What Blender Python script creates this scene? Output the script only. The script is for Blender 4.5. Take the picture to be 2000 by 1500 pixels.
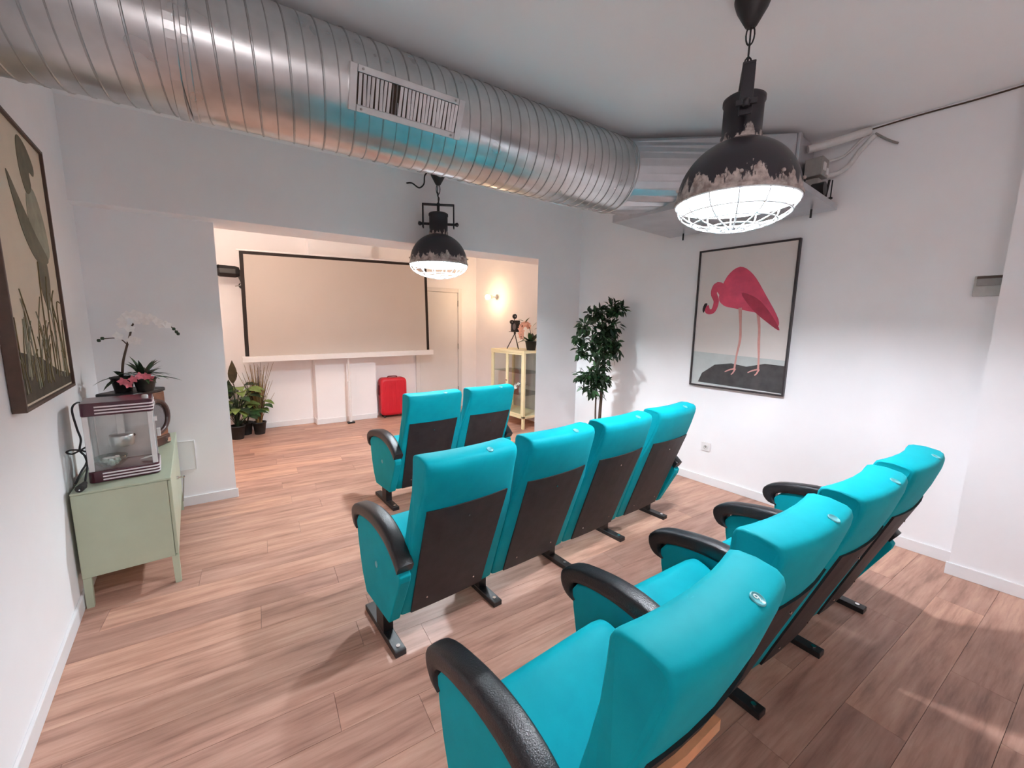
import bpy, math, random
from mathutils import Vector, Matrix
random.seed(7)
PI = math.pi
for o in list(bpy.data.objects): bpy.data.objects.remove(o, do_unlink=True)
S = bpy.context.scene
COL = S.collection

# ------------------------------------------------------------------ camera
YAW, PITCH, ROLL, FPX = 0.671856, 0.146601, -0.015621, 786.27
fw = Vector((math.sin(YAW)*math.cos(PITCH), math.cos(YAW)*math.cos(PITCH), -math.sin(PITCH)))
r0 = Vector((math.cos(YAW), -math.sin(YAW), 0)); d0 = fw.cross(r0)
rt = r0*math.cos(ROLL)+d0*math.sin(ROLL); dn = -r0*math.sin(ROLL)+d0*math.cos(ROLL)
cd = bpy.data.cameras.new('camera'); cam = bpy.data.objects.new('camera', cd); COL.objects.link(cam)
cd.sensor_width = 36; cd.lens = FPX/2000*36; cd.clip_start = 0.02
m = Matrix.Identity(4)
for i in range(3):
    m[i][0] = rt[i]; m[i][1] = -dn[i]; m[i][2] = -fw[i]
m[0][3], m[1][3], m[2][3] = 0, 0, 1.5
cam.matrix_world = m
S.camera = cam
# ------------------------------------------------------------------ world, exposure, lights
w = bpy.data.worlds.new('world'); S.world = w; w.use_nodes = True
w.node_tree.nodes['Background'].inputs[0].default_value = (0.8, 0.85, 1, 1)
w.node_tree.nodes['Background'].inputs[1].default_value = 0.05
S.view_settings.view_transform = 'Standard'; S.view_settings.look = 'None'
S.view_settings.gamma = 1; S.view_settings.use_curve_mapping = False
S.view_settings.exposure = 1.15
PENDANT_NEAR = 840.0      # emission of the two cool bulbs and the warm sconce bulb
PENDANT_FAR = 820.0
SCONCE = 75.0
def point(name, loc, watt, col, rad):
    l = bpy.data.lights.new(name, 'POINT'); l.energy = watt; l.color = col; l.shadow_soft_size = rad
    o = bpy.data.objects.new(name, l); COL.objects.link(o); o.location = loc; return o
point('back_room_ceiling_lamp', (0.32, 4.6, 2.52), 14, (1, 0.80, 0.64), 0.05)
point('rear_fill_light', (-.15, -1.1, 2.55), 8, (1, 0.94, 0.95), 0.25)  # unseen fill light added behind the camera to lift the ambient level
try:
    S.cycles.max_bounces = 16; S.cycles.diffuse_bounces = 14
except Exception: pass

# ------------------------------------------------------------------ materials
def lin(r, g, b):
    f = lambda c: (c/255/12.92 if c/255 <= .04045 else ((c/255+.055)/1.055)**2.4)
    return (f(r), f(g), f(b), 1)
class NT:
    def __init__(s, name):
        s.m = bpy.data.materials.new(name); s.m.use_nodes = True; s.t = s.m.node_tree
        s.b = s.t.nodes['Principled BSDF']
    def n(s, typ, **kw):
        nd = s.t.nodes.new(typ)
        for k, v in kw.items():
            if k.startswith('i_'): nd.inputs[k[2:].replace('_', ' ')].default_value = v
            else: setattr(nd, k, v)
        return nd
    def l(s, a, b): s.t.links.new(a, b)
    def ramp(s, fac, stops):
        r = s.n('ShaderNodeValToRGB')
        el = r.color_ramp.elements
        el[0].position, el[0].color = stops[0]; el[1].position, el[1].color = stops[-1]
        for p, c in stops[1:-1]:
            e = el.new(p); e.color = c
        s.l(fac, r.inputs[0]); return r.outputs[0]
    def coord(s, scale=(1, 1, 1), which='Object'):
        tc = s.n('ShaderNodeTexCoord'); mp = s.n('ShaderNodeMapping'); mp.inputs['Scale'].default_value = scale
        s.l(tc.outputs[which], mp.inputs[0]); return mp.outputs[0]
    def noise(s, vec, scale, detail=3, rough=.55):
        nz = s.n('ShaderNodeTexNoise'); nz.inputs['Scale'].default_value = scale; nz.inputs['Detail'].default_value = detail
        nz.inputs['Roughness'].default_value = rough; s.l(vec, nz.inputs['Vector']); return nz.outputs[0]
    def bump(s, h, strength, dist=.01):
        b = s.n('ShaderNodeBump'); b.inputs['Strength'].default_value = strength; b.inputs['Distance'].default_value = dist
        s.l(h, b.inputs['Height']); s.l(b.outputs[0], s.b.inputs['Normal'])
MATS = {}
def simple(name, col, rough=.5, metal=0, spec=.5, var=.0, vscale=20, bump=0, bscale=60, sheen=0, coat=0):
    t = NT(name); t.b.inputs['Roughness'].default_value = rough; t.b.inputs['Metallic'].default_value = metal
    t.b.inputs['Specular IOR Level'].default_value = spec
    c = t.coord()
    if var:
        nz = t.noise(c, vscale, 4)
        lo = tuple(x*(1-var) for x in col[:3])+(1,); hi = tuple(min(1, x*(1+var)) for x in col[:3])+(1,)
        t.l(t.ramp(nz, [(.3, lo), (.7, hi)]), t.b.inputs['Base Color'])
    else:
        nz = t.noise(c, vscale, 2)
        lo = tuple(x*.97 for x in col[:3])+(1,)
        t.l(t.ramp(nz, [(.3, lo), (.7, col)]), t.b.inputs['Base Color'])
    if bump: t.bump(t.noise(c, bscale, 4), bump, .004)
    if sheen: t.b.inputs['Sheen Weight'].default_value = sheen
    if coat: t.b.inputs['Coat Weight'].default_value = coat
    MATS[name] = t.m; return t.m
simple('plaster', (.90, .882, .893, 1), .85, spec=.2, var=.015, vscale=3, bump=.12, bscale=35)
simple('ceiling_paint', (.91, .905, .91, 1), .9, spec=.15, var=.012, vscale=2, bump=.06, bscale=30)
simple('trim_white', (.82, .81, .82, 1), .4, var=.01)
simple('door_white', (.74, .72, .71, 1), .5, var=.02, vscale=4)
simple('gap_dark', (.05, .03, .02, 1), .9)
simple('black_metal', (.012, .010, .011, 1), .42, var=.3, vscale=30)
simple('black_panel', (.021, .016, .018, 1), .55, var=.35, vscale=14, bump=.1, bscale=120)
simple('chrome', (.75, .75, .75, 1), .15, 1)
simple('frame_brown', lin(78, 56, 44), .5, var=.15, vscale=25)
simple('frame_dark', lin(46, 36, 38), .45, var=.1)
simple('sage_metal', lin(176, 184, 160), .38, var=.03, vscale=8)
simple('maroon', lin(70, 14, 34), .28, var=.1, coat=.4)
simple('stripe_white', lin(235, 225, 228), .35)
simple('aluminium', (.72, .71, .72, 1), .35, .9, var=.06, vscale=15)
simple('wood_radio', lin(110, 66, 44), .4, var=.35, vscale=12, coat=.3)
simple('wood_dark', lin(58, 30, 24), .35, var=.3, vscale=14, coat=.3)
simple('speaker_cloth', lin(120, 112, 112), .9, var=.15, vscale=160)
simple('pot_black', (.013, .011, .011, 1), .5, var=.2)
simple('soil', lin(50, 36, 28), .95, var=.4, vscale=70)
simple('leaf_dark', lin(34, 54, 32), .45, var=.45, vscale=14)
simple('leaf_green', lin(52, 84, 48), .45, var=.5, vscale=10)
simple('leaf_pale', lin(112, 132, 70), .5, var=.4, vscale=26)
simple('leaf_brown', lin(72, 62, 40), .5, var=.4, vscale=18)
simple('straw', lin(142, 116, 72), .7, var=.4, vscale=30)
simple('stem_brown', lin(82, 62, 50), .7, var=.3, vscale=30)
simple('petal_white', lin(250, 246, 244), .6, var=.05, vscale=40)
simple('petal_pink', lin(226, 120, 134), .6, var=.25, vscale=40)
simple('petal_blush', lin(240, 184, 160), .6, var=.12, vscale=40)
simple('screen_fabric', lin(198, 188, 180), .8, spec=.15, var=.012, vscale=2)
simple('screen_border', (.016, .008, .006, 1), .7)
simple('red_shell', lin(190, 14, 34), .42, var=.06, vscale=5)
simple('red_dark', lin(110, 6, 20), .5)
simple('cream_metal', lin(236, 224, 182), .35, var=.03)
simple('plastic_white', lin(232, 229, 228), .35)
simple('plastic_grey', lin(150, 146, 142), .5, var=.08)
simple('insulation', lin(216, 212, 210), .7, var=.05, vscale=20, bump=.2, bscale=30)
simple('cable_black', (.012, .012, .014, 1), .5)
simple('terracotta_pot', lin(180, 178, 174), .6, var=.1)
simple('pale_wood', lin(206, 150, 110), .6, var=.2, vscale=9)
simple('dome_inside', (.86, .88, .88, 1), .5)
simple('cage_wire', (.80, .82, .84, 1), .4)
simple('tan', lin(150, 132, 120), .6, var=.1)
# art colours (flat print on the canvases)
simple('canvas', lin(222, 213, 208), .75, var=.03, vscale=4)
simple('print_water', lin(186, 190, 188), .75, var=.08, vscale=9)
simple('print_rock', lin(58, 54, 54), .75, var=.3, vscale=14)
simple('print_pink', lin(206, 74, 100), .75, var=.18, vscale=9)
simple('print_rose', lin(158, 44, 66), .75, var=.2, vscale=14)
simple('print_leg', lin(206, 148, 140), .75, var=.1)
simple('print_black', lin(40, 28, 32), .75)
simple('canvas_cream', lin(216, 202, 182), .75, var=.05, vscale=4)
simple('print_olive', lin(104, 98, 78), .75, var=.25, vscale=12)
simple('print_grey', lin(150, 148, 128), .75, var=.2, vscale=12)
simple('print_reed', lin(112, 100, 66), .75, var=.3, vscale=20)
simple('print_ground', lin(64, 54, 38), .75, var=.4, vscale=18)

def mat_teal():
    t = NT('teal_velour'); c = t.coord()
    big = t.noise(c, 7, 4); fine = t.noise(c, 240, 2)
    col = t.ramp(big, [(.3, (.001, .315, .37, 1)), (.7, (.002, .38, .435, 1))])
    # rubbed, slightly pale wear marks
    cw = t.coord((3, 9, 14)); wn = t.noise(cw, 3.4, 6, .7)
    wm = t.ramp(wn, [(.70, (0, 0, 0, 1)), (.78, (1, 1, 1, 1))])
    mx = t.n('ShaderNodeMix', data_type='RGBA'); t.l(wm, mx.inputs[0]); t.l(col, mx.inputs[6]); mx.inputs[7].default_value = (.03, .50, .57, 1)
    t.l(mx.outputs[2], t.b.inputs['Base Color'])
    t.b.inputs['Roughness'].default_value = .6; t.b.inputs['Specular IOR Level'].default_value = .10
    t.b.inputs['Sheen Weight'].default_value = .2; t.b.inputs['Sheen Tint'].default_value = (.05, .85, 1, 1)
    t.bump(fine, .08, .002); MATS['teal'] = t.m
mat_teal()
def mat_arm():
    t = NT('armrest_plastic'); c = t.coord()
    t.b.inputs['Base Color'].default_value = (.013, .012, .014, 1); t.b.inputs['Roughness'].default_value = .36
    t.bump(t.noise(c, 260, 3), .55, .0025); MATS['arm'] = t.m
mat_arm()
def mat_plank():
    t = NT('oak_plank')
    oi = t.n('ShaderNodeObjectInfo'); tc = t.n('ShaderNodeTexCoord')
    off = t.n('ShaderNodeVectorMath', operation='SCALE'); off.inputs[0].default_value = (37, 91, 17)
    t.l(oi.outputs['Random'], off.inputs['Scale'])
    ad = t.n('ShaderNodeVectorMath', operation='ADD'); t.l(tc.outputs['Object'], ad.inputs[0]); t.l(off.outputs[0], ad.inputs[1])
    def mp(sc):
        q = t.n('ShaderNodeMapping'); q.inputs['Scale'].default_value = sc; t.l(ad.outputs[0], q.inputs[0]); return q.outputs[0]
    g1 = t.noise(mp((1.5, 13, 1)), 1.6, 5, .6); g2 = t.noise(mp((4, 75, 1)), 1.0, 3, .6); g3 = t.noise(mp((1.1, 7, 1)), 1.2, 3)
    base = t.ramp(g1, [(.28, lin(150, 112, 98)), (.45, lin(184, 143, 126)), (.60, lin(198, 158, 140)), (.75, lin(208, 170, 152))])
    dk = t.ramp(g2, [(.34, (.86, .84, .83, 1)), (.50, (1, 1, 1, 1))])
    pl = t.ramp(oi.outputs['Random'], [(0, (.80, .77, .77, 1)), (.35, (.95, .93, .92, 1)), (.7, (1.0, .98, .95, 1)), (1, (1.12, 1.08, 1.02, 1))])
    bl = t.ramp(g3, [(.3, (.86, .84, .84, 1)), (.65, (1.06, 1.06, 1.06, 1))])
    cur = base
    for o_ in (dk, pl, bl):
        mx = t.n('ShaderNodeMix', data_type='RGBA', blend_type='MULTIPLY'); mx.inputs[0].default_value = 1
        t.l(cur, mx.inputs[6]); t.l(o_, mx.inputs[7]); cur = mx.outputs[2]
    t.l(cur, t.b.inputs['Base Color'])
    t.b.inputs['Roughness'].default_value = .44; t.b.inputs['Specular IOR Level'].default_value = .35
    t.bump(g2, .10, .002); MATS['plank'] = t.m
mat_plank()
def mat_galv():
    t = NT('galvanised_steel'); c = t.coord((1, 1, 1))
    n1 = t.noise(c, 6, 3); n2 = t.noise(t.coord((2, 2, 2)), 3, 2)
    t.l(t.ramp(n1, [(.3, (.50, .50, .50, 1)), (.7, (.66, .66, .66, 1))]), t.b.inputs['Base Color'])
    t.b.inputs['Metallic'].default_value = 1
    rr = t.n('ShaderNodeMapRange'); rr.inputs[3].default_value = .24; rr.inputs[4].default_value = .34
    t.l(n2, rr.inputs[0]); t.l(rr.outputs[0], t.b.inputs['Roughness'])
    MATS['galv'] = t.m
mat_galv()
simple('galv_sheet', (.58, .585, .61, 1), .34, .92, var=.08, vscale=6)
simple('galv_seam', (.42, .42, .42, 1), .35, .95, var=.1)
def mat_dome(name, dark, z0, z1, rough):
    # chipped enamel: dark paint with the pale primer showing in ragged patches near the rim
    t = NT(name); tc = t.n('ShaderNodeTexCoord'); sp = t.n('ShaderNodeSeparateXYZ'); t.l(tc.outputs['Object'], sp.inputs[0])
    mr = t.n('ShaderNodeMapRange'); mr.inputs[1].default_value = z0; mr.inputs[2].default_value = z1
    mr.inputs[3].default_value = .34; mr.inputs[4].default_value = -.12; t.l(sp.outputs[2], mr.inputs[0])
    c = t.coord((1, 1, .35)); nz = t.noise(c, 22, 6, .62)
    ad = t.n('ShaderNodeMath', operation='ADD'); t.l(nz, ad.inputs[0]); t.l(mr.outputs[0], ad.inputs[1])
    msk = t.ramp(ad.outputs[0], [(.60, (0, 0, 0, 1)), (.63, (1, 1, 1, 1))])
    pale = t.ramp(t.noise(t.coord(), 34, 4), [(.35, lin(132, 118, 112)), (.65, lin(196, 184, 178))])
    mx = t.n('ShaderNodeMix', data_type='RGBA'); t.l(msk, mx.inputs[0]); mx.inputs[6].default_value = dark; t.l(pale, mx.inputs[7])
    t.l(mx.outputs[2], t.b.inputs['Base Color']); t.b.inputs['Roughness'].default_value = rough
    t.bump(msk, .3, .002); MATS[name] = t.m
mat_dome('dome_paint', (.022, .019, .026, 1), -.01, .115, .38)
mat_dome('neck_paint', (.016, .014, .020, 1), .20, .33, .42)
def mat_glass(name, refl=.10, tint=(1, 1, 1, 1)):
    t = NT(name); t.t.nodes.remove(t.b)
    out = [n for n in t.t.nodes if n.type == 'OUTPUT_MATERIAL'][0]
    tr = t.n('ShaderNodeBsdfTransparent'); tr.inputs[0].default_value = tint
    gl = t.n('ShaderNodeBsdfGlossy'); gl.inputs['Roughness'].default_value = .03
    mx = t.n('ShaderNodeMixShader'); mx.inputs[0].default_value = refl
    t.l(tr.outputs[0], mx.inputs[1]); t.l(gl.outputs[0], mx.inputs[2]); t.l(mx.outputs[0], out.inputs[0]); MATS[name] = t.m
mat_glass('glass', .08, (.96, .98, .97, 1)); mat_glass('glass_edge', .18, (.80, .88, .84, 1))
def mat_emit(name, col, st):
    t = NT(name); t.b.inputs['Base Color'].default_value = (1, 1, 1, 1)
    t.b.inputs['Emission Color'].default_value = col; t.b.inputs['Emission Strength'].default_value = st; MATS[name] = t.m
mat_emit('bulb_near', (.87, .92, 1, 1), PENDANT_NEAR)
mat_emit('bulb_far', (.82, .93, 1, 1), PENDANT_FAR)
mat_emit('bulb_warm', (1, .66, .36, 1), SCONCE)

# ------------------------------------------------------------------ mesh helpers
class MB:
    def __init__(s): s.v = []; s.f = []; s.sm = []
    def add(s, vs, fs, smooth=False):
        b = len(s.v); s.v += [tuple(x) for x in vs]
        s.f += [tuple(i+b for i in f) for f in fs]; s.sm += [smooth]*len(fs); return s
    def box(s, a, b):
        x0, y0, z0 = a; x1, y1, z1 = b
        return s.add([(x0, y0, z0), (x1, y0, z0), (x1, y1, z0), (x0, y1, z0), (x0, y0, z1), (x1, y0, z1), (x1, y1, z1), (x0, y1, z1)],
                     [(0, 3, 2, 1), (4, 5, 6, 7), (0, 1, 5, 4), (1, 2, 6, 5), (2, 3, 7, 6), (3, 0, 4, 7)])
    def cbox(s, c, d): return s.box([c[i]-d[i]/2 for i in range(3)], [c[i]+d[i]/2 for i in range(3)])
    def prism(s, poly, h0, h1, axis='z', smooth=False):
        def mp(p, h):
            return {'z': (p[0], p[1], h), 'x': (h, p[0], p[1]), 'y': (p[0], h, p[1])}[axis]
        n = len(poly)
        return s.add([mp(p, h0) for p in poly]+[mp(p, h1) for p in poly],
                     [tuple(range(n-1, -1, -1)), tuple(range(n, 2*n))]+[(i, (i+1) % n, n+(i+1) % n, n+i) for i in range(n)], smooth)
    def loft(s, rings, caps=True, smooth=True, closed=False):
        n = len(rings[0]); vs = [p for r in rings for p in r]; fs = []
        k = len(rings)
        for j in range(k if closed else k-1):
            j2 = (j+1) % k
            for i in range(n):
                i2 = (i+1) % n; fs.append((j*n+i, j*n+i2, j2*n+i2, j2*n+i))
        s.add(vs, fs, smooth)
        if caps and not closed:
            s.add(rings[0], [tuple(range(n-1, -1, -1))], False); s.add(rings[-1], [tuple(range(n))], False)
        return s
    def tube(s, pts, r, n=8, closed=False, caps=True):
        pts = [Vector(p) for p in pts]; k = len(pts); rings = []
        rs = r if isinstance(r, (list, tuple)) else [r]*k
        up = None
        for i, p in enumerate(pts):
            if closed: t = pts[(i+1) % k]-pts[i-1]
            else: t = pts[min(i+1, k-1)]-pts[max(i-1, 0)]
            if t.length < 1e-9: t = Vector((0, 0, 1))
            t.normalize()
            if up is None:
                up = Vector((0, 0, 1)) if abs(t.z) < .9 else Vector((1, 0, 0))
            x = up-t*up.dot(t)
            if x.length < 1e-6: x = Vector((1, 0, 0)).cross(t)
            x.normalize(); y = t.cross(x); up = x
            rings.append([tuple(p+(x*math.cos(2*PI*a/n)+y*math.sin(2*PI*a/n))*rs[i]) for a in range(n)])
        return s.loft(rings, caps, True, closed)
    def cyl(s, p0, p1, r, n=16, r1=None): return s.tube([p0, p1], [r, r if r1 is None else r1], n)
    def lathe(s, prof, c=(0, 0, 0), n=32, smooth=True, caps=True):
        rings = [[(c[0]+r*math.cos(2*PI*a/n), c[1]+r*math.sin(2*PI*a/n), c[2]+z) for a in range(n)] for r, z in prof]
        return s.loft(rings, caps, smooth)
    def ball(s, c, r, n=12, sc=(1, 1, 1)):
        prof = []
        rings = []
        for j in range(1, n//2+1):
            a = PI*j/(n//2+1)
            rings.append([(c[0]+r*sc[0]*math.sin(a)*math.cos(2*PI*i/n), c[1]+r*sc[1]*math.sin(a)*math.sin(2*PI*i/n), c[2]-r*sc[2]*math.cos(a)) for i in range(n)])
        return s.loft(rings, True, True)
    def leaf(s, base, d, length, width, droop=.3, seg=4, up=(0, 0, 1), fold=.15, shape=None):
        d = Vector(d).normalized(); u = Vector(up); side = d.cross(u)
        if side.length < .05: side = d.cross(Vector((1, 0, 0)))
        side.normalize(); nrm = side.cross(d).normalized()
        vs = []; p = Vector(base); cur = d.copy()
        shape = shape or (lambda t: math.sin(PI*min(1, .04+.96*t)**.8))
        for i in range(seg+1):
            t = i/seg; wd = width*.5*max(.02, shape(t))
            n2 = side.cross(cur).normalized()
            vs += [p-side*wd+n2*wd*fold, p, p+side*wd+n2*wd*fold]
            cur = (cur-Vector((0, 0, 1))*droop/seg).normalized(); p = p+cur*length/seg
        fs = []
        for i in range(seg):
            a = i*3; fs += [(a, a+1, a+4, a+3), (a+1, a+2, a+5, a+4)]
        return s.add(vs, fs, True)
    def xf(s, M): s.v = [tuple(M @ Vector(p)) for p in s.v]; return s
    def mesh(s, name, mat):
        me = bpy.data.meshes.new(name); me.from_pydata(s.v, [], s.f); me.polygons.foreach_set('use_smooth', s.sm)
        me.materials.append(MATS[mat] if isinstance(mat, str) else mat); me.update(); return me
def link(name, me, parent=None, loc=None, rz=0):
    o = bpy.data.objects.new(name, me); COL.objects.link(o)
    if parent: o.parent = parent
    if loc: o.location = loc
    if rz: o.rotation_euler = (0, 0, rz)
    return o
def obj(name, mb, mat, parent=None, bevel=0, seg=2, auto=None):
    o = link(name, mb.mesh(name, mat), parent)
    if bevel:
        b = o.modifiers.new('bevel', 'BEVEL'); b.width = bevel; b.segments = seg; b.limit_method = 'ANGLE'; b.angle_limit = .6
    return o
def tag(o, label, cat, group=None):
    o['label'] = label; o['category'] = cat
    if group: o['group'] = group
    return o
def thing(name, label, cat, loc=(0, 0, 0), rz=0, group=None):
    o = link(name, None, None, loc, rz); return tag(o, label, cat, group)
def struct(name, mb, mat, bevel=0):
    o = obj(name, mb, mat, None, bevel); o['kind'] = 'structure'; return o
def stuff(o): o['kind'] = 'stuff'; return o
def smooth_path(pts, k=6, closed=False):
    P = [Vector(p) for p in pts]; out = []; n = len(P)
    rng = n if closed else n-1
    for i in range(rng):
        p0 = P[(i-1) % n] if closed or i > 0 else P[i]; p1 = P[i]; p2 = P[(i+1) % n]; p3 = P[(i+2) % n] if closed or i+2 < n else P[(i+1) % n]
        for j in range(k):
            t = j/k
            out.append(.5*((2*p1)+(p2-p0)*t+(2*p0-5*p1+4*p2-p3)*t*t+(3*p1-p0-3*p2+p3)*t**3))
    if not closed: out.append(P[-1])
    return out

# ------------------------------------------------------------------ room shell
ZC = 2.885
XL = -.555
def xr(y): return 3.778+.0189*y          # right wall
def ybeam(x): return 3.885-.098*x        # beam and column front
def ypart(x): return 4.045-.07*x         # left partition front
def yback(x): return 6.515-.06*x         # recessed back wall
def ypil(x): return 6.365-.06*x          # pilaster front
XR2 = 4.12
YR = -1.7
fl = MB().box((XL-.1, YR-.1, -.06), (XR2+.1, 6.75, -.012)); floor = struct('floor', fl, 'gap_dark')
struct('ceiling', MB().box((XL-.1, YR-.1, ZC), (XR2+.1, 6.75, ZC+.1)), 'ceiling_paint')
struct('wall_left', MB().box((XL-.12, YR, -.012), (XL, 6.75, ZC)), 'plaster')
struct('wall_rear', MB().box((XL-.12, YR-.12, -.012), (XR2, YR, ZC)), 'plaster')
struct('wall_right', MB().prism([(xr(.05), .05), (xr(3.9), 3.9), (xr(3.9)+.15, 3.9), (xr(.05)+.15, .05)], -.012, ZC), 'plaster')
struct('wall_right_pier', MB().prism([(3.60, .115), (3.62, YR), (4.1, YR), (4.1, .115)], -.012, ZC), 'plaster')
struct('wall_front_beam', MB().prism([(XL, ybeam(XL)), (xr(3.5), ybeam(3.84)), (xr(3.5), ybeam(3.84)+.37), (XL, ybeam(XL)+.40)], 2.25, ZC), 'plaster')
struct('wall_front_partition', MB().prism([(XL, ypart(XL)), (.203, ypart(.203)), (.203, ypart(.203)+.12), (XL, ypart(XL)+.12)], -.012, 2.25), 'plaster')
XS = 3.20
struct('wall_front_column', MB().prism([(XS, ybeam(XS)), (xr(3.5), ybeam(3.84)), (xr(3.6), ybeam(3.84)+.16), (XS+.17, ybeam(XS)+.14)], -.012, 2.25), 'plaster')
struct('wall_back', MB().prism([(XL, yback(XL)), (XR2, yback(XR2)), (XR2, 6.72), (XL, 6.72)], -.012, ZC), 'plaster')
struct('wall_back_pilaster', MB().prism([(1.365, ypil(1.365)), (2.225, ypil(2.225)), (2.225, yback(2.225)), (1.365, yback(1.365))], -.012, ZC), 'plaster')
struct('wall_back_right', MB().box((XR2, 3.62, -.012), (XR2+.12, 6.75, ZC)), 'plaster')
struct('wall_back_return', MB().prism([(xr(3.75), 3.74), (XR2, 3.74), (XR2, 3.88), (xr(3.75), 3.88)], -.012, ZC), 'plaster')
def baseboard(name, p0, p1, h=.078, t=.013):
    p0 = Vector((*p0, 0)); p1 = Vector((*p1, 0)); d = (p1-p0).normalized(); n = Vector((-d.y, d.x, 0))
    q = [(p0.x, p0.y), (p1.x, p1.y), (p1.x+n.x*t, p1.y+n.y*t), (p0.x+n.x*t, p0.y+n.y*t)]
    return struct(name, MB().prism(q, 0, h), 'trim_white', .003)
baseboard('baseboard_left', (XL, ypart(XL)), (XL, YR))
baseboard('baseboard_right', (xr(.12), .118), (xr(3.49), 3.49))
baseboard('baseboard_pier', (3.62, YR), (3.60, .128))
baseboard('baseboard_partition', (.216, ypart(.216)), (XL+.015, ypart(XL)))
baseboard('baseboard_column', (xr(3.49)-.02, ybeam(3.82)), (XS, ybeam(XS)))
baseboard('baseboard_back_left', (1.365, yback(1.365)), (XL, yback(XL)))
baseboard('baseboard_pilaster', (2.225, ypil(2.225)), (1.352, ypil(1.352)))
baseboard('baseboard_pilaster_side', (1.365, ypil(1.365)), (1.365, yback(1.365)-.014))
baseboard('baseboard_back_right', (2.92, yback(2.92)), (2.225, yback(2.225)))
baseboard('baseboard_back_side', (XR2, 3.9), (XR2, yback(XR2)))

# floor planks: each an object, children of the floor
PA = math.radians(-6.3); PW, PLN, GAP = .186, 1.26, .0014
ca, sa = math.cos(PA), math.sin(PA)
region = [(XL+.002, YR+.002), (XR2-.002, YR+.002), (XR2-.002, 6.45), (XL+.002, 6.45)]
def to_loc(p): return (p[0]*ca+p[1]*sa, -p[0]*sa+p[1]*ca)
def to_w(p): return (p[0]*ca-p[1]*sa, p[0]*sa+p[1]*ca)
regl = [to_loc(p) for p in region]
def clip(poly, reg):
    for i in range(len(reg)):
        a, b = reg[i], reg[(i+1) % len(reg)]; out = []
        ins = lambda p: (b[0]-a[0])*(p[1]-a[1])-(b[1]-a[1])*(p[0]-a[0]) >= -1e-9
        for j in range(len(poly)):
            p, q = poly[j], poly[(j+1) % len(poly)]
            ip, iq = ins(p), ins(q)
            if ip: out.append(p)
            if ip != iq:
                d1 = (b[0]-a[0])*(p[1]-a[1])-(b[1]-a[1])*(p[0]-a[0]); d2 = (b[0]-a[0])*(q[1]-a[1])-(b[1]-a[1])*(q[0]-a[0])
                t = d1/(d1-d2); out.append((p[0]+(q[0]-p[0])*t, p[1]+(q[1]-p[1])*t))
        poly = out
        if len(poly) < 3: return []
    return poly
full = MB().box((0, 0, -.010), (PLN-GAP, PW-GAP, 0)).mesh('plank', 'plank')
u0, u1 = min(p[0] for p in regl), max(p[0] for p in regl); v0, v1 = min(p[1] for p in regl), max(p[1] for p in regl)
v = v0; row = 0
rr = random.Random(3)
while v < v1:
    u = u0-rr.random()*PLN
    while u < u1:
        quad = [(u, v), (u+PLN-GAP, v), (u+PLN-GAP, v+PW-GAP), (u, v+PW-GAP)]
        c = clip(quad, regl)
        if c:
            xs = [p[0] for p in c]; ys = [p[1] for p in c]
            if (max(xs)-min(xs)) > .01 and (max(ys)-min(ys)) > .01:
                same = len(c) == 4 and all(abs(c[i][0]-quad[i][0])+abs(c[i][1]-quad[i][1]) < 1e-6 for i in range(4))
                me = full if same else MB().prism([(p[0]-u, p[1]-v) for p in c], -.010, 0).mesh('plank', 'plank')
                wp = to_w((u, v)); link('plank', me, floor, (wp[0], wp[1], 0), PA)
        u += PLN
    v += PW; row += 1

# door at the back, right of the screen
def back_frame(x):   # point on the back wall
    return Vector((x, yback(x), 0))
dr = link('door_1', None); dr['kind'] = 'structure'; bx = -math.atan(.06)
dr.location = back_frame(3.0); dr.rotation_euler = (0, 0, bx)
obj('door_panel', MB().box((.02, -.022, .01), (.735, -.001, 2.03)), 'door_white', dr, .004)
fr = MB().box((-.055, -.034, 0), (.015, -.001, 2.10)); obj('door_frame', fr, 'door_white', dr, .004)
obj('door_frame', MB().box((.74, -.034, 0), (.81, -.001, 2.10)), 'door_white', dr, .004)
obj('door_frame', MB().box((.016, -.034, 2.036), (.739, -.001, 2.10)), 'door_white', dr, .004)
for z in (.28, 1.05, 1.80): obj('hinge', MB().cyl((.737, -.032, z), (.737, -.032, z+.10), .009, 8), 'plastic_grey', dr)

# ------------------------------------------------------------------ cinema seats
PITCHX = .5455
BK_REAR = [(.150, -.150), (.34, -.215), (.54, -.285), (.73, -.352), (.83, -.385), (.91, -.405)]
def bk_bow(x, z):
    t = x/.244; hz = max(0, min(1, (z-.2)/.6)); return -.026*(1-t*t)*(.35+.65*hz)+.010
def bk_w(z, wide):
    k = max(0, min(1, (z-.60)/.22)); k = k*k*(3-2*k)
    lo = .2695 if wide else .243
    return lo+(.229-lo)*k
def backrest_mb(wl, wr):
    prof = [(-.085, .150), (-.150, .150), (-.182, .245), (-.215, .34), (-.250, .44), (-.285, .54), (-.320, .64), (-.352, .73), (-.385, .83), (-.405, .905), (-.408, .932), (-.402, .950), (-.388, .960), (-.340, .968), (-.298, .966),
            (-.282, .960), (-.274, .944), (-.270, .88), (-.262, .80), (-.248, .70), (-.222, .58), (-.180, .47), (-.140, .38), (-.105, .30)]
    rings = []
    for t in (-1, -.992, -.965, -.92, -.7, -.4, 0, .4, .7, .92, .965, .992, 1):
        k = {1: .86, .992: .94, .965: .985}.get(abs(t), 1.0)
        ring = []
        for (y, z) in prof:
            w_ = bk_w(z, wl if t < 0 else wr); ym = -.115-(z-.15)*.285
            ring.append((t*w_, ym+(y-ym)*k+bk_bow(t*w_, z), .55+(z-.55)*(1-(1-k)*.10)))
        rings.append(ring)
    return MB().loft(rings, True, True)
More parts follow.
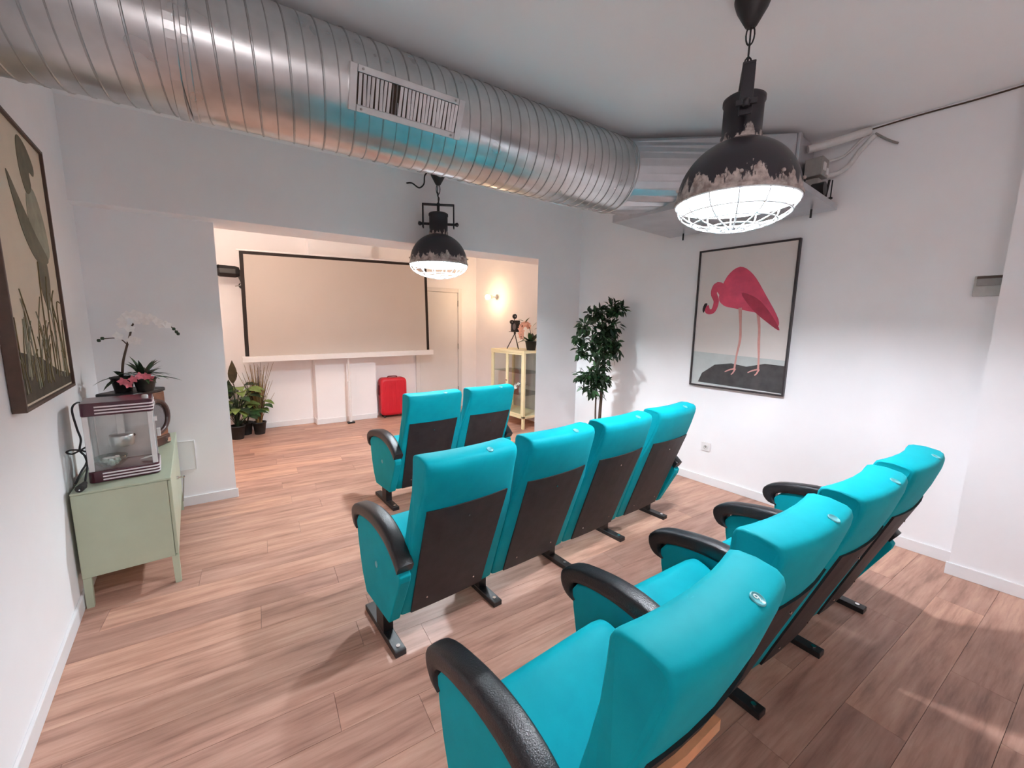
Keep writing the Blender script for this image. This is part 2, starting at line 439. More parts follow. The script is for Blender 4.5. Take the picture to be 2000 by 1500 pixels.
def rear_y(x, z):    # rear skin of the backrest
    y = BK_REAR[-1][1]
    for (za, ya), (zb, yb) in zip(BK_REAR, BK_REAR[1:]):
        if za <= z <= zb: y = ya+(yb-ya)*(z-za)/(zb-za); break
    return y+bk_bow(x, z)
def backpanel_mb():
    # thin curved board fixed to the back
    zs = [.150, .25, .34, .44, .54, .63, .735]; rings = []
    for z in zs:
        w = .198+.010*(z-.15)/.585
        front = [(w*t, rear_y(w*t, z)+.004, z) for t in (-1, -.6, -.2, .2, .6, 1)]
        rear = [(w*t, rear_y(w*t, z)-.008, z) for t in (1, .6, .2, -.2, -.6, -1)]
        rings.append(front+rear)
    return MB().loft(rings, True, False)
def seat_mb():
    prof = [(-.165, .33), (-.175, .42), (-.10, .462), (0, .512), (.06, .535), (.095, .535), (.122, .512), (.130, .470), (.10, .415), (.02, .352), (-.08, .31)]
    prof = [(q.x, q.y) for q in smooth_path([(a, b, 0) for a, b in prof], 3, True)]
    rings = []
    for t in (-1, -.98, -.93, -.8, -.4, 0, .4, .8, .93, .98, 1):
        k = {1: .74, .98: .88, .93: .96, .8: .995}.get(abs(t), 1)
        rings.append([(t*.232, -.02+(y+.02)*(1-(1-k)*.6), .42+(z-.42)*k) for y, z in prof])
    return MB().loft(rings, True, True)
ARM_TOP = [(.262, .432), (.312, .436), (.346, .470), (.344, .520), (.280, .566), (.160, .598), (.05, .614), (-.05, .612), (-.13, .594), (-.20, .560), (-.255, .522), (-.290, .492)]
ARM_BOT = [(.262, .436), (.278, .452), (.284, .480), (.264, .508), (.20, .532), (.10, .549), (.02, .553), (-.06, .546), (-.14, .526), (-.20, .497), (-.240, .468), (-.262, .446)]
def arm_mb(cut=None):
    rings = []
    H = .036
    T_ = smooth_path([(0, a, b) for a, b in ARM_TOP], 3); B_ = smooth_path([(0, a, b) for a, b in ARM_BOT], 3)
    for tq, bq in zip(T_, B_):
        if cut is not None and bq.y < cut: break
        by, bz = bq.y, bq.z; dy, dz = tq.y-by, tq.z-bz
        def P(x, k): return (x, by+dy*k, bz+dz*k)
        rings.append([P(-H*.96, 0), P(-H, .3), P(-H, .72), P(-H*.93, .88), P(-H*.74, .97), P(-H*.3, 1.0), P(H*.3, 1.0), P(H*.74, .97), P(H*.93, .88), P(H, .72), P(H, .3), P(H*.96, 0)])
    return MB().loft(rings, True, True)
def panel_mb(inner=False):
    poly = [(-.135, .135), (.165, .120), (.215, .20), (.250, .30), (.272, .40), (.280, .47), (.255, .505), (.19, .532), (.10, .547), (.02, .551), (-.06, .544), (-.14, .524), (-.20, .495), (-.245, .462), (-.275, .43), (-.268, .40)]
    if inner: poly = [(-.06, .135)]+[p for p in poly[1:] if p[0] > -.10]+[(-.11, .535), (-.10, .38)]
    return MB().prism(poly, -.027, .027, 'x')
def text_mesh(body, size, depth, mat):
    cu = bpy.data.curves.new('text', 'FONT'); cu.body = body; cu.size = size; cu.extrude = depth; cu.align_x = 'CENTER'; cu.align_y = 'CENTER'
    o = bpy.data.objects.new('text', cu); COL.objects.link(o)
    dg = bpy.context.evaluated_depsgraph_get(); me = bpy.data.meshes.new_from_object(o.evaluated_get(dg))
    bpy.data.objects.remove(o); me.materials.clear(); me.materials.append(MATS[mat]); return me
simple('badge_pale', lin(96, 172, 180), .35, var=.1)
simple('badge_dark', lin(226, 238, 236), .4)
SM = {}
for k_ in ((0, 1), (1, 1), (1, 0)): SM['backrest', k_] = backrest_mb(*k_).mesh('backrest', 'teal')
SM['back_panel'] = backpanel_mb().mesh('back_panel', 'black_panel')
SM['seat'] = seat_mb().mesh('seat', 'teal'); SM['armrest'] = arm_mb().mesh('armrest', 'arm'); SM['arm_panel'] = panel_mb().mesh('arm_panel', 'teal'); SM['arm_in'] = arm_mb(-.125).mesh('armrest', 'arm'); SM['panel_in'] = panel_mb(True).mesh('arm_panel', 'teal')
SM['post'] = MB().box((-.024, -.055, .026), (.024, .035, .30)).mesh('post', 'black_metal')
SM['foot'] = MB().box((-.026, -.205, 0), (.026, .20, .028)).mesh('foot_bar', 'black_metal')
SM['bolt'] = MB().cyl((0, 0, 0), (0, 0, .006), .010, 10).mesh('bolt', 'chrome')
SM['bracket'] = MB().box((-.236, -.10, .215), (.236, -.04, .285)).mesh('seat_bracket', 'black_metal')
SM['badge'] = MB().lathe([(.0165, 0), (.0165, .0015), (.0150, .0030), (.0135, .0030), (.0130, .0020), (.0001, .0020)], n=20).mesh('badge', 'badge_pale')
SM['sidebadge'] = MB().lathe([(.016, 0), (.016, .002), (.012, .003), (.0001, .003)], n=16).mesh('side_badge', 'badge_pale')
SM['digit'] = text_mesh('9', .026, .0004, 'badge_dark')
SM['pscrew'] = MB().cyl((0, 0, 0), (0, -.004, 0), .0045, 8).mesh('screw', 'chrome')
def bevelmod(o, wd):
    b = o.modifiers.new('bevel', 'BEVEL'); b.width = wd; b.segments = 2; b.limit_method = 'ANGLE'; b.angle_limit = .6
def arm_set(t, x, outer):
    p = link('arm_panel', SM['arm_panel' if outer else 'panel_in'], t, (x, 0, 0)); bevelmod(p, .006)
    a = link('armrest', SM['armrest' if outer else 'arm_in'], t, (x, 0, 0))
    link('leg_post', SM['post'], t, (x, 0, 0))
    f = link('foot_bar', SM['foot'], t, (x, 0, 0)); bevelmod(f, .003)
    b = link('bolt', SM['bolt'], f, (0, -.17, .027))
    if outer:
        sb = link('side_badge', SM['sidebadge'], p, (-.027 if outer < 0 else .027, .0, .36))
        sb.rotation_euler = (0, -PI/2 if outer < 0 else PI/2, 0)
def seat(loc, rz, label, group, first, last, digit=False, batten=False):
    t = thing('cinema_seat', label, 'seat', loc, rz, group)
    hx = PITCHX/2
    bk = link('backrest', SM['backrest', (0 if first else 1, 0 if last else 1)], t)
    bp = link('back_panel', SM['back_panel'], t)
    for sx, sz in ((-.13, .22), (.13, .22), (0, .66)):
        link('screw', SM['pscrew'], bp, (sx, rear_y(sx, sz)-.008, sz))
    st = link('seat', SM['seat'], t)
    link('seat_bracket', SM['bracket'], t)
    bd = link('number_badge', SM['badge'], t, (.075, -.398, .9605)); bd.rotation_euler = (math.radians(22), 0, 0)
    if digit:
        dg = link('numeral', SM['digit'], bd, (0, 0, .0026)); dg.rotation_euler = (0, 0, 0)
    arm_set(t, -hx, -1 if first else 0)
    if last: arm_set(t, hx, 1)
    if batten:
        o = obj('wooden_batten', MB().loft([[(x, rear_y(x, .69)-.012-k, z) for z, k in ((.676, 0), (.702, 0), (.702, .014), (.676, .014))] for x in (-.225, -.11, .015)], True, False), 'pale_wood', t)
        o['label'] = 'bare pale wooden batten exposed under the headrest'
    return t
def seat_row(leg0, rz, n, labels, group, digit=None, rz0=None):
    if rz0 is not None:    # the first seat stands slightly out of line with its row
        l1 = Vector((leg0[0]+PITCHX*math.cos(rz), leg0[1]+PITCHX*math.sin(rz)))
    for i in range(n):
        r = rz; p = Vector((leg0[0]+PITCHX*(i+.5)*math.cos(rz), leg0[1]+PITCHX*(i+.5)*math.sin(rz)))
        if i == 0 and rz0 is not None:
            r = rz0; p = l1-Vector((math.cos(rz0), math.sin(rz0)))*PITCHX*.5-Vector((.045, .042))
        seat((p.x, p.y, 0), r, labels[i], group, i == 0, i == n-1, digit == i, digit == i)
seat_row((1.19, 3.175), 0, 2, ['teal cinema seat at the left of the two-seat front row, nearest the screen',
                               'teal cinema seat at the right of the two-seat front row, beside the glass cabinet'], 'front row of cinema seats')
seat_row((.635, 1.78), 0, 4, ['teal cinema seat at the left end of the middle row, facing the sideboard',
                              'second teal cinema seat from the left in the middle row of four',
                              'third teal cinema seat from the left in the middle row of four',
                              'teal cinema seat at the right end of the middle row, near the wall socket'], 'middle row of cinema seats')
seat_row((.560, .755), math.radians(-5.4), 4, ['teal cinema seat numbered 9 with exposed wooden batten, largest in the foreground',
                                               'second teal cinema seat from the left in the nearest row of four',
                                               'third teal cinema seat from the left in the nearest row, with a torn corner',
                                               'teal cinema seat at the right end of the nearest row, by the wall pier'], 'nearest row of cinema seats', 0, math.radians(-1.0))

# ------------------------------------------------------------------ ventilation duct
DD = Vector((.9955, -.094, 0)).normalized(); DN = Vector((.094, .9955, 0)).normalized(); DZ = Vector((0, 0, 1))
DR, DU, DZC = .258, 2.30, 2.612
def duct_pt(a, th, r): return DD*a+DN*(DU+r*math.cos(th))+DZ*(DZC+r*math.sin(th))
duct = thing('spiral_duct', 'large galvanised spiral ventilation duct running under the ceiling', 'duct')
A0, A1 = -.78, 2.36
A0 = -.75
N = 64
rings = [[tuple(duct_pt(a, 2*PI*i/N, DR)) for i in range(N)] for a in [A0+(A1-A0)*k/8 for k in range(9)]]
obj('pipe', MB().loft(rings, True, True), 'galv', duct)
# helical lock seam: a low rib wound round the pipe
turn = .128
def helix(a0, a1, ph):
    pts = []; n = int((a1-a0)/turn*40)
    for i in range(n+1):
        a = a0+(a1-a0)*i/n; pts.append(duct_pt(a, ph+2*PI*(a-a0)/turn, DR+.0005))
    return pts
def rib(a0, a1, ph, wd=.0045, ht=.0045):
    pts = helix(a0, a1, ph); vs = []; fs = []
    for i, p in enumerate(pts):
        cen = DD*p.dot(DD)+DN*DU+DZ*DZC; rad = (p-cen).normalized()
        vs += [p-DD*wd, p-DD*wd*.5+rad*ht, p+DD*wd*.5+rad*ht, p+DD*wd]
    for i in range(len(pts)-1):
        for k in range(3): a = i*4+k; fs.append((a, a+1, a+5, a+4))
    return MB().add(vs, fs, False)
obj('spiral_seam', rib(A0+.01, A1-.01, .4), 'galv_seam', duct)
obj('spiral_seam', rib(A0+.01, A1-.01, .4+PI, .003, .0025), 'galv_seam', duct)
def ringband(a0, a1, r):
    rs = [[tuple(duct_pt(a, 2*PI*i/N, q)) for i in range(N)] for a, q in ((a0, DR-.002), (a0, r), (a1, r), (a1, DR-.002))]
    return MB().loft(rs, False, False)
obj('joint_collar', ringband(-.185, -.150, DR+.010), 'galv', duct, .003)
obj('joint_collar', ringband(-.137, -.115, DR+.008), 'galv', duct, .003)
obj('end_collar', ringband(A1-.012, A1+.004, DR+.007), 'galv', duct, .002)
# supply grille
EL = math.radians(25.8)
GN = -(DN*math.cos(EL)+DZ*math.sin(EL)); GV = GN.cross(DD)
if GV.z < 0: GV = -GV
GC = DN*DU+DZ*DZC+GN*(DR*.985)
def gp(a, v_, n_): return GC+DD*a+GV*v_+GN*n_
def gbox(a0, a1, v0_, v1_, n0, n1):
    vs = [gp(a, vv, n) for n in (n0, n1) for a, vv in ((a0, v0_), (a1, v0_), (a1, v1_), (a0, v1_))]
    return MB().add(vs, [(0, 3, 2, 1), (4, 5, 6, 7), (0, 1, 5, 4), (1, 2, 6, 5), (2, 3, 7, 6), (3, 0, 4, 7)])
gr = link('vent_grille', gbox(.478, .966, -.016, .103, -.012, .004).mesh('vent_grille', 'gap_dark'), duct)
for b in ((.446, .478, -.046, .133), (.966, .998, -.046, .133), (.479, .965, -.046, -.018), (.479, .965, .105, .133)):
    obj('grille_frame', gbox(*b, -.02, .016), 'galv', gr, .002)
for i in range(26):
    a = .487+i*.0186
    if i in (8, 9): w_ = .004
    else: w_ = .012
    lean = .003*math.sin(i*1.7)
    vs = [gp(a+lean, -.016, .005), gp(a+w_+lean, -.016, .012), gp(a+w_, .103, .012), gp(a, .103, .005), gp(a+lean, -.016, .007), gp(a+w_+lean, -.016, .014), gp(a+w_, .103, .014), gp(a, .103, .007)]
    obj('slat', MB().add(vs, [(0, 3, 2, 1), (4, 5, 6, 7), (0, 1, 5, 4), (1, 2, 6, 5), (2, 3, 7, 6), (3, 0, 4, 7)]), 'aluminium', gr)
for a, vv in ((.50, .12), (.945, .12), (.50, -.032), (.945, -.032)):
    p = gp(a, vv, .020); obj('screw', MB().cyl(p, p+GN*.004, .005, 8), 'plastic_grey', gr)

# ------------------------------------------------------------------ ceiling air handler at the duct's end
ac = thing('air_handler', 'galvanised air handling unit hung under the ceiling at the right wall', 'air conditioner')
tr_c = [tuple(duct_pt(A1+.005, 2*PI*i/32, DR*.985)) for i in range(32)]
ux, uy0, uy1, uz0, uz1 = 3.42, 1.14, 2.22, 2.43, 2.845
cyy, czz = (uy0+uy1)/2, (uz0+uz1)/2
tr_r = []
for i in range(32):
    th = 2*PI*i/32; cx_, sx_ = math.cos(th), math.sin(th); k = 1/max(abs(cx_), abs(sx_))
    tr_r.append((ux+.002, cyy+cx_*k*(uy1-uy0)/2, czz+sx_*k*(uz1-uz0)/2))
obj('transition_hood', MB().loft([tr_c, tr_r], False, False), 'galv_sheet', ac)
obj('casing', MB().box((ux, uy0, uz0), (3.75, uy1, uz1)), 'galv_sheet', ac, .004)
obj('casing_flange', MB().box((ux-.012, uy0-.014, uz0+.01), (ux+.03, uy0+.004, uz1)), 'galv_sheet', ac, .002)
obj('drip_tray', MB().box((2.86, .96, 2.362), (3.76, 2.27, 2.372)), 'galv_sheet', ac)
for a, b in (((2.86, .96, 2.372), (2.868, 2.27, 2.42)), ((2.869, .96, 2.372), (3.76, .968, 2.40)), ((2.869, 2.262, 2.372), (3.76, 2.27, 2.42))):
    obj('tray_lip', MB().box(a, b), 'galv_sheet', ac)
obj('control_box', MB().box((3.55, 1.02, 2.575), (3.69, 1.128, 2.70)), 'plastic_grey', ac, .006)
obj('control_plate', MB().box((3.565, 1.012, 2.61), (3.61, 1.019, 2.66)), 'plastic_white', ac)
obj('control_plate', MB().box((3.63, 1.012, 2.59), (3.67, 1.019, 2.635)), 'plastic_white', ac)
obj('valve_block', MB().box((3.50, 1.02, 2.45), (3.64, 1.10, 2.545)), 'plastic_grey', ac, .008)
obj('drain_pump', MB().cyl((3.50, 1.05, 2.46), (3.50, .975, 2.46), .045, 16), 'black_metal', ac, .006)
obj('strut', MB().cyl((3.665, 1.0, 2.555), (3.60, 1.0, 2.375), .008, 8), 'black_metal', ac)
obj('threaded_rod', MB().cyl((3.68, .985, 2.555), (3.675, .985, 2.43), .004, 6), 'black_metal', ac)
obj('rod_nut', MB().cyl((3.675, .985, 2.425), (3.675, .985, 2.437), .014, 6), 'black_metal', ac)
for p in ((3.66, 2.08), (3.60, 1.07)): obj('threaded_rod', MB().cyl((p[0], p[1], 2.30), (p[0], p[1], 2.36), .007, 8), 'black_metal', ac)
obj('insulated_pipe', MB().tube(smooth_path([(3.58, 1.13, 2.775), (3.65, 1.03, 2.80), (3.745, .86, 2.845), (3.765, .83, 2.852)]), .027, 12), 'insulation', ac)
obj('white_conduit', MB().tube(smooth_path([(3.70, 1.06, 2.70), (3.745, .99, 2.715), (3.765, .935, 2.745), (3.77, .84, 2.85)]), .009, 8), 'insulation', ac)
obj('white_conduit', MB().tube(smooth_path([(3.70, 1.04, 2.60), (3.75, .98, 2.615), (3.765, .92, 2.66), (3.768, .87, 2.74), (3.77, .80, 2.82)]), .016, 8), 'insulation', ac)
obj('pipe_stub', MB().tube(smooth_path([(3.772, .80, 2.83), (3.775, .745, 2.78), (3.776, .70, 2.745), (3.776, .675, 2.73)]), .007, 6), 'plastic_grey', ac)
cab = MB().tube(smooth_path([(3.775, .85, 2.862), (3.782, .6, 2.872), (3.778, .35, 2.868), (3.779, .13, 2.874)]), .005, 6)
tag(obj('ceiling_cable', cab, 'stem_brown'), 'thin dark cable along the ceiling above the right wall', 'cable')

# ------------------------------------------------------------------ pendant lamps
def pendant(loc, zrim, rz, label, bulbmat, loose, sc_=1.0):
    t = thing('pendant_lamp', label, 'pendant lamp', (loc[0], loc[1], 0), rz, 'caged industrial pendant lamps')
    R_, H_ = .250, .240
    def at(mb): return mb.xf(Matrix.Translation((0, 0, 0)))
    top = (ZC-zrim)/sc_
    root = link('lamp_head', None, t, (0, 0, zrim)); root.scale = (sc_, sc_, sc_)
    prof = [(R_+.006, -.012), (R_+.008, 0), (R_, .004)]
    for i in range(1, 13):
        a = i/12*PI/2*.80; prof.append((R_*math.cos(a)**.95, H_*math.sin(a)/math.sin(PI/2*.80)))
    prof.append((.084, H_+.002))
    dm = MB().lathe(prof, n=56, caps=False); d = obj('dome', dm, 'dome_paint', root)
    inn = [(R_+.002, -.010)]+[(r-.006, z-.005) for r, z in prof[2:]]+[(.01, H_-.002)]
    obj('reflector', MB().lathe(inn[::-1], n=56, caps=False), 'dome_inside', root)
    obj('neck', MB().lathe([(.083, H_-.012), (.083, H_+.028), (.079, H_+.032), (.079, H_+.158), (.084, H_+.162), (.084, H_+.178), (.077, H_+.183), (.001, H_+.186)], n=36), 'neck_paint', root)
    for i in range(10):
        a = 2*PI*i/10; rr_ = R_*math.cos(.13)**.92+.004
        obj('rivet', MB().ball((rr_*math.cos(a), rr_*math.sin(a), .045), .008, 8), 'neck_paint', d)
    # bulb
    obj('bulb', MB().ball((0, 0, .115), .05, 16, (1, 1, 1.15)), bulbmat, root)
    obj('socket', MB().cyl((0, 0, .165), (0, 0, H_-.008), .026, 12), 'plastic_white', root)
    # cage below the rim
    cg = MB(); k = 14
    bowl = lambda q: (R_*math.cos(q*PI/2), -.012-.115*math.sin(q*PI/2))
    for i in range(k):
        a = 2*PI*i/k
        cg.tube([(bowl(q/7)[0]*math.cos(a), bowl(q/7)[0]*math.sin(a), bowl(q/7)[1]) for q in range(0, 7)]+[(.03*math.cos(a), .03*math.sin(a), -.128)], .0034, 6)
    for q in (0, .30, .52, .72, .88):
        r, z = bowl(q)
        cg.tube([(r*math.cos(2*PI*i/40), r*math.sin(2*PI*i/40), z) for i in range(40)],  .0034 if q else .005, 6, closed=True)
    obj('cage', cg, 'cage_wire', root)
    # stirrup bracket
    zb, zt, hw = H_+.095, H_+.250, .132
    br = MB()
    for s_ in (-1, 1):
        br.box((s_*hw-.006, -.024, zb-.035), (s_*hw+.006, .024, zt))
    br.box((-hw-.006, -.024, zt), (hw+.006, .024, zt+.010))
    obj('stirrup', br, 'neck_paint', root, .003)
    for s_ in (-1, 1):
        obj('pivot', MB().cyl((s_*.077, 0, zb), (s_*(hw+.02), 0, zb), .011, 10), 'black_metal', root)
        wk = MB(); wk.ball((s_*(hw+.026), 0, zb), .018, 8); wk.cbox((s_*(hw+.030), 0, zb), (.010, .075, .020)); obj('wing_nut', wk, 'neck_paint', root)
    obj('hook', MB().cyl((0, 0, H_+.18), (0, 0, zt+.02), .012, 10), 'black_metal', root)
    # chain links up to the canopy
    zc = top-.115; z = zt+.025
    n = max(2, int((zc-z)/.055)); st = (zc-z)/n
    for i in range(n):
        c = Vector((0, 0, z+st*(i+.5))); pts = []
        for a in range(14):
            th = 2*PI*a/14; u = math.cos(th)*.016; w_ = math.sin(th)*(st*.5+.008)
            pts.append((c.x+(u if i % 2 else 0), c.y+(0 if i % 2 else u), c.z+w_))
        obj('chain_link', MB().tube(pts, .0035, 6, closed=True), 'black_metal', root)
    obj('flex', MB().tube(smooth_path([(0, 0, zt+.012), (.008, .004, zt+.06), (-.006, 0, (zt+zc)/2), (0, 0, zc+.01)]), .004, 6), 'cable_black', root)
    obj('canopy', MB().lathe([(.012, zc-.004), (.022, zc+.002), (.038, zc+.03), (.060, zc+.07), (.072, zc+.105), (.072, top-.0005)], n=28), 'black_metal', root)
    if loose:
        obj('loose_cable', MB().tube(smooth_path([(-.060, -.03, top-.01), (-.105, -.05, top-.06), (-.115, -.05, top-.13), (-.155, -.06, top-.165), (-.21, -.07, top-.135), (-.255, -.08, top-.14)]), .006, 6), 'cable_black', root)
    return t
pendant((1.975, .885), 2.068, math.radians(27), 'worn dark blue dome pendant with wire cage, hanging nearest the camera', 'bulb_near', False)
pendant((1.893, 3.52), 2.058, math.radians(-32), 'worn dark brown dome pendant with wire cage, hanging in front of the screen', 'bulb_far', True, 1.07)

# ------------------------------------------------------------------ paintings
def strip(pts, wd, x0, x1, mapf):
    """flat ribbon along 2-D points with widths -> polygon"""
    P = [Vector((p[0], p[1])) for p in pts]; L = []; R = []
    ws = wd if isinstance(wd, (list, tuple)) else [wd]*len(P)
    for i, p in enumerate(P):
        t = P[min(i+1, len(P)-1)]-P[max(i-1, 0)]; t.normalize(); n = Vector((-t.y, t.x))
        L.append(p+n*ws[i]/2); R.append(p-n*ws[i]/2)
    mb = MB(); n = len(P)
    vs = [mapf(q, h) for h in (x0, x1) for q in L+R]
    fs = []
    for i in range(n-1):
        fs += [(2*n+i, 2*n+i+1, 3*n+i+1, 3*n+i), (i, n+i, n+i+1, i+1), (i, i+1, 2*n+i+1, 2*n+i), (n+i, 3*n+i, 3*n+i+1, n+i+1)]
    return mb.add(vs, fs)
def bez(p, k=5):
    return [(q.x, q.y) for q in smooth_path([(a, b, 0) for a, b in p], k)]
def painting(name, label, loc, rz, W, H, fm, depth, cm):
    # local: x across (0..W), z up (0..H), front towards -y
    t = thing(name, label, 'painting', loc, rz)
    fw_ = .014
    for a, b in (((0, -depth, 0), (fw_, 0, H)), ((W-fw_, -depth, 0), (W, 0, H)), ((fw_, -depth, 0), (W-fw_, 0, fw_)), ((fw_, -depth, H-fw_), (W-fw_, 0, H))):
        obj('frame_bar', MB().box(a, b), fm, t, .002)
    cv = obj('canvas', MB().box((fw_+.001, -depth+.012, fw_+.001), (W-fw_-.001, -.004, H-fw_-.001)), cm, t)
    Y = -depth+.0116
    mp = lambda q, h: (q[0]*W, h, q[1]*H)
    def ribbon(nm, pts, wd, mat, lay, k=5):
        ws = wd
        pp = bez(pts, k)
        if isinstance(wd, (list, tuple)):
            ws = []
            for i in range(len(pts)-1):
                for j in range(k): ws.append(wd[i]+(wd[i+1]-wd[i])*j/k)
            ws.append(wd[-1])
        # work in metric space so widths stay true
        P = [(a*W, b*H) for a, b in pp]
        obj(nm, strip(P, ws, Y, Y-.0004*lay, lambda q, h: (q[0], h, q[1])), mat, cv)
    def blob(nm, pts, mat, lay, k=4):
        P = [(q.x*W, q.y*H) for q in smooth_path([(a, b, 0) for a, b in pts], k, True)]
        if sum(P[i][0]*P[(i+1) % len(P)][1]-P[(i+1) % len(P)][0]*P[i][1] for i in range(len(P))) < 0: P = P[::-1]
        obj(nm, MB().prism(P, Y, Y-.0004*lay, 'y'), mat, cv)
    def poly(nm, pts, mat, lay):
        P = [(a*W, b*H) for a, b in pts]; obj(nm, MB().prism(P, Y, Y-.0004*lay, 'y'), mat, cv)
    return t, ribbon, blob, poly
# right wall: a pink wading bird on a dark rock (generic)
yw0, yw1, zz0, zz1 = 1.972, 1.164, .948, 2.202
ang = math.atan2(yw1-yw0, xr(yw1)-xr(yw0))
t, ribbon, blob, poly = painting('bird_painting', 'tall framed painting of a pink wading bird on the right wall', (xr(yw0)-.001, yw0, zz0), ang, .808, zz1-zz0, 'frame_dark', .036, 'canvas')
poly('printed_water', [(.02, .015), (.98, .015), (.98, .235), (.02, .26)], 'print_water', 1)
poly('printed_rock', [(.10, .03), (.98, .018), (.98, .20), (.80, .205), (.62, .175), (.46, .19), (.28, .17), (.14, .10)], 'print_rock', 2)
blob('printed_body', [(.26, .66), (.33, .80), (.46, .86), (.60, .80), (.74, .66), (.88, .50), (.86, .45), (.72, .53), (.56, .56), (.42, .58), (.32, .60)], 'print_pink', 3)
blob('printed_wing', [(.50, .68), (.66, .64), (.80, .54), (.90, .43), (.78, .48), (.62, .57)], 'print_rose', 5)
ribbon('printed_neck', [(.31, .70), (.235, .74), (.20, .69), (.235, .63), (.21, .565), (.15, .56), (.125, .60)], [.10, .07, .055, .048, .042, .05, .045], 'print_pink', 4)
blob('printed_beak', [(.135, .615), (.105, .615), (.085, .575), (.10, .55), (.12, .585)], 'print_black', 6)
ribbon('printed_leg', [(.50, .58), (.52, .46), (.53, .36), (.51, .25), (.50, .155)], [.030, .018, .020, .014, .016], 'print_leg', 4)
ribbon('printed_leg', [(.68, .56), (.71, .44), (.72, .34), (.735, .24), (.74, .165)], [.030, .018, .020, .014, .016], 'print_leg', 4)
for fx, fy in ((.50, .155), (.74, .165)):
    ribbon('printed_foot', [(fx+.01, fy), (fx-.05, fy-.012), (fx-.10, fy-.030)], [.014, .012, .008], 'print_leg', 6)
    ribbon('printed_foot', [(fx+.01, fy), (fx-.01, fy-.03), (fx-.03, fy-.045)], [.014, .012, .008], 'print_leg', 6)
# left wall: grey bird over reeds (generic)
t, ribbon, blob, poly = painting('reed_painting', 'tall framed painting of a grey bird over reeds on the left wall', (XL+.001, 2.335, 1.135), PI/2, .845, 1.185, 'frame_brown', .040, 'canvas_cream')
poly('printed_bank', [(.02, .02), (.98, .02), (.98, .06), (.72, .09), (.4, .16), (.02, .20)], 'print_ground', 1)
blob('printed_body', [(.60, .78), (.74, .80), (.86, .70), (.90, .58), (.80, .54), (.66, .60), (.56, .68)], 'print_grey', 2)
blob('printed_neck', [(.58, .97), (.70, .955), (.80, .90), (.78, .86), (.70, .86), (.70, .80), (.60, .77), (.53, .84), (.53, .93)], 'print_olive', 3)
blob('printed_wing', [(.30, .80), (.46, .72), (.66, .62), (.84, .545), (.74, .52), (.58, .53), (.44, .60), (.36, .69)], 'print_olive', 4)
blob('printed_tail', [(.62, .53), (.78, .54), (.80, .44), (.74, .36), (.68, .34), (.60, .43)], 'print_olive', 3)
rg = random.Random(11)
for i in range(40):
    x0 = .06+.88*rg.random(); hgt = .12+.26*rg.random(); dx = (rg.random()-.5)*.34
    ribbon('printed_reed', [(x0, .05+.08*rg.random()*(1-x0)), (x0+dx*.35, .05+hgt*.6), (x0+dx, .05+hgt*(.85+.15*rg.random()))], [.007, .006, .002], rg.choice(['print_reed', 'print_reed', 'print_olive', 'print_grey']), 5+i % 4, 4)
for i in range(4):
    x0 = .55+.1*i; ribbon('printed_stalk', [(x0, .08), (x0+.02, .35), (x0+.05+.02*i, .52-.05*i)], [.006, .005, .003], 'print_reed', 9, 4)

# ------------------------------------------------------------------ sideboard and what stands on it
sb = thing('metal_sideboard', 'pale green metal sideboard on legs against the left wall', 'sideboard', (0, 0, 0))
sx0, sx1, sy0, sy1, sz0, sz1 = -.538, -.150, 2.85, 4.02, .165, .628
obj('body', MB().box((sx0, sy0, sz0), (sx1-.018, sy1, sz1-.012)), 'sage_metal', sb, .004)
obj('top', MB().box((sx0, sy0-.002, sz1-.011), (sx1, sy1+.002, sz1)), 'sage_metal', sb, .003)
mid = (sy0+sy1)/2
for a, b in ((sy0+.006, mid-.003), (mid+.003, sy1-.006)):
    dd = obj('door', MB().box((sx1-.017, a, sz0+.008), (sx1-.001, b, sz1-.016)), 'sage_metal', sb, .003)
ky = mid-.03
lk = obj('lock', MB().cyl((sx1-.001, ky, .45), (sx1+.010, ky, .45), .012, 12), 'chrome', sb)
kk = MB().box((sx1+.010, ky-.0015, .445), (sx1+.028, ky+.0015, .455)); kk.ball((sx1+.034, ky, .45), .010, 8, (1, .25, 1)); obj('key', kk, 'chrome', lk)
tg = MB().tube(smooth_path([(sx1+.036, ky, .443), (sx1+.032, ky-.002, .40), (sx1+.026, ky-.003, .34), (sx1+.020, ky-.002, .28)]), .0035, 6); obj('key_fob', tg, 'plastic_grey', lk)
for lx in (sx0+.002, sx1-.042):
    for ly in (sy0+.001, sy1-.041):
        f_ = 1 if lx < -.3 else -1
        q = MB().loft([[(lx+(0 if f_ > 0 else .008), ly, sz0), (lx+(.032 if f_ > 0 else .04), ly, sz0), (lx+(.032 if f_ > 0 else .04), ly+.032, sz0), (lx+(0 if f_ > 0 else .008), ly+.032, sz0)], [(lx+(0 if f_ > 0 else .012), ly, 0), (lx+(.028 if f_ > 0 else .04), ly, 0), (lx+(.028 if f_ > 0 else .04), ly+.028, 0), (lx+(0 if f_ > 0 else .012), ly+.028, 0)]], True, False)
        obj('leg', q, 'sage_metal', sb)

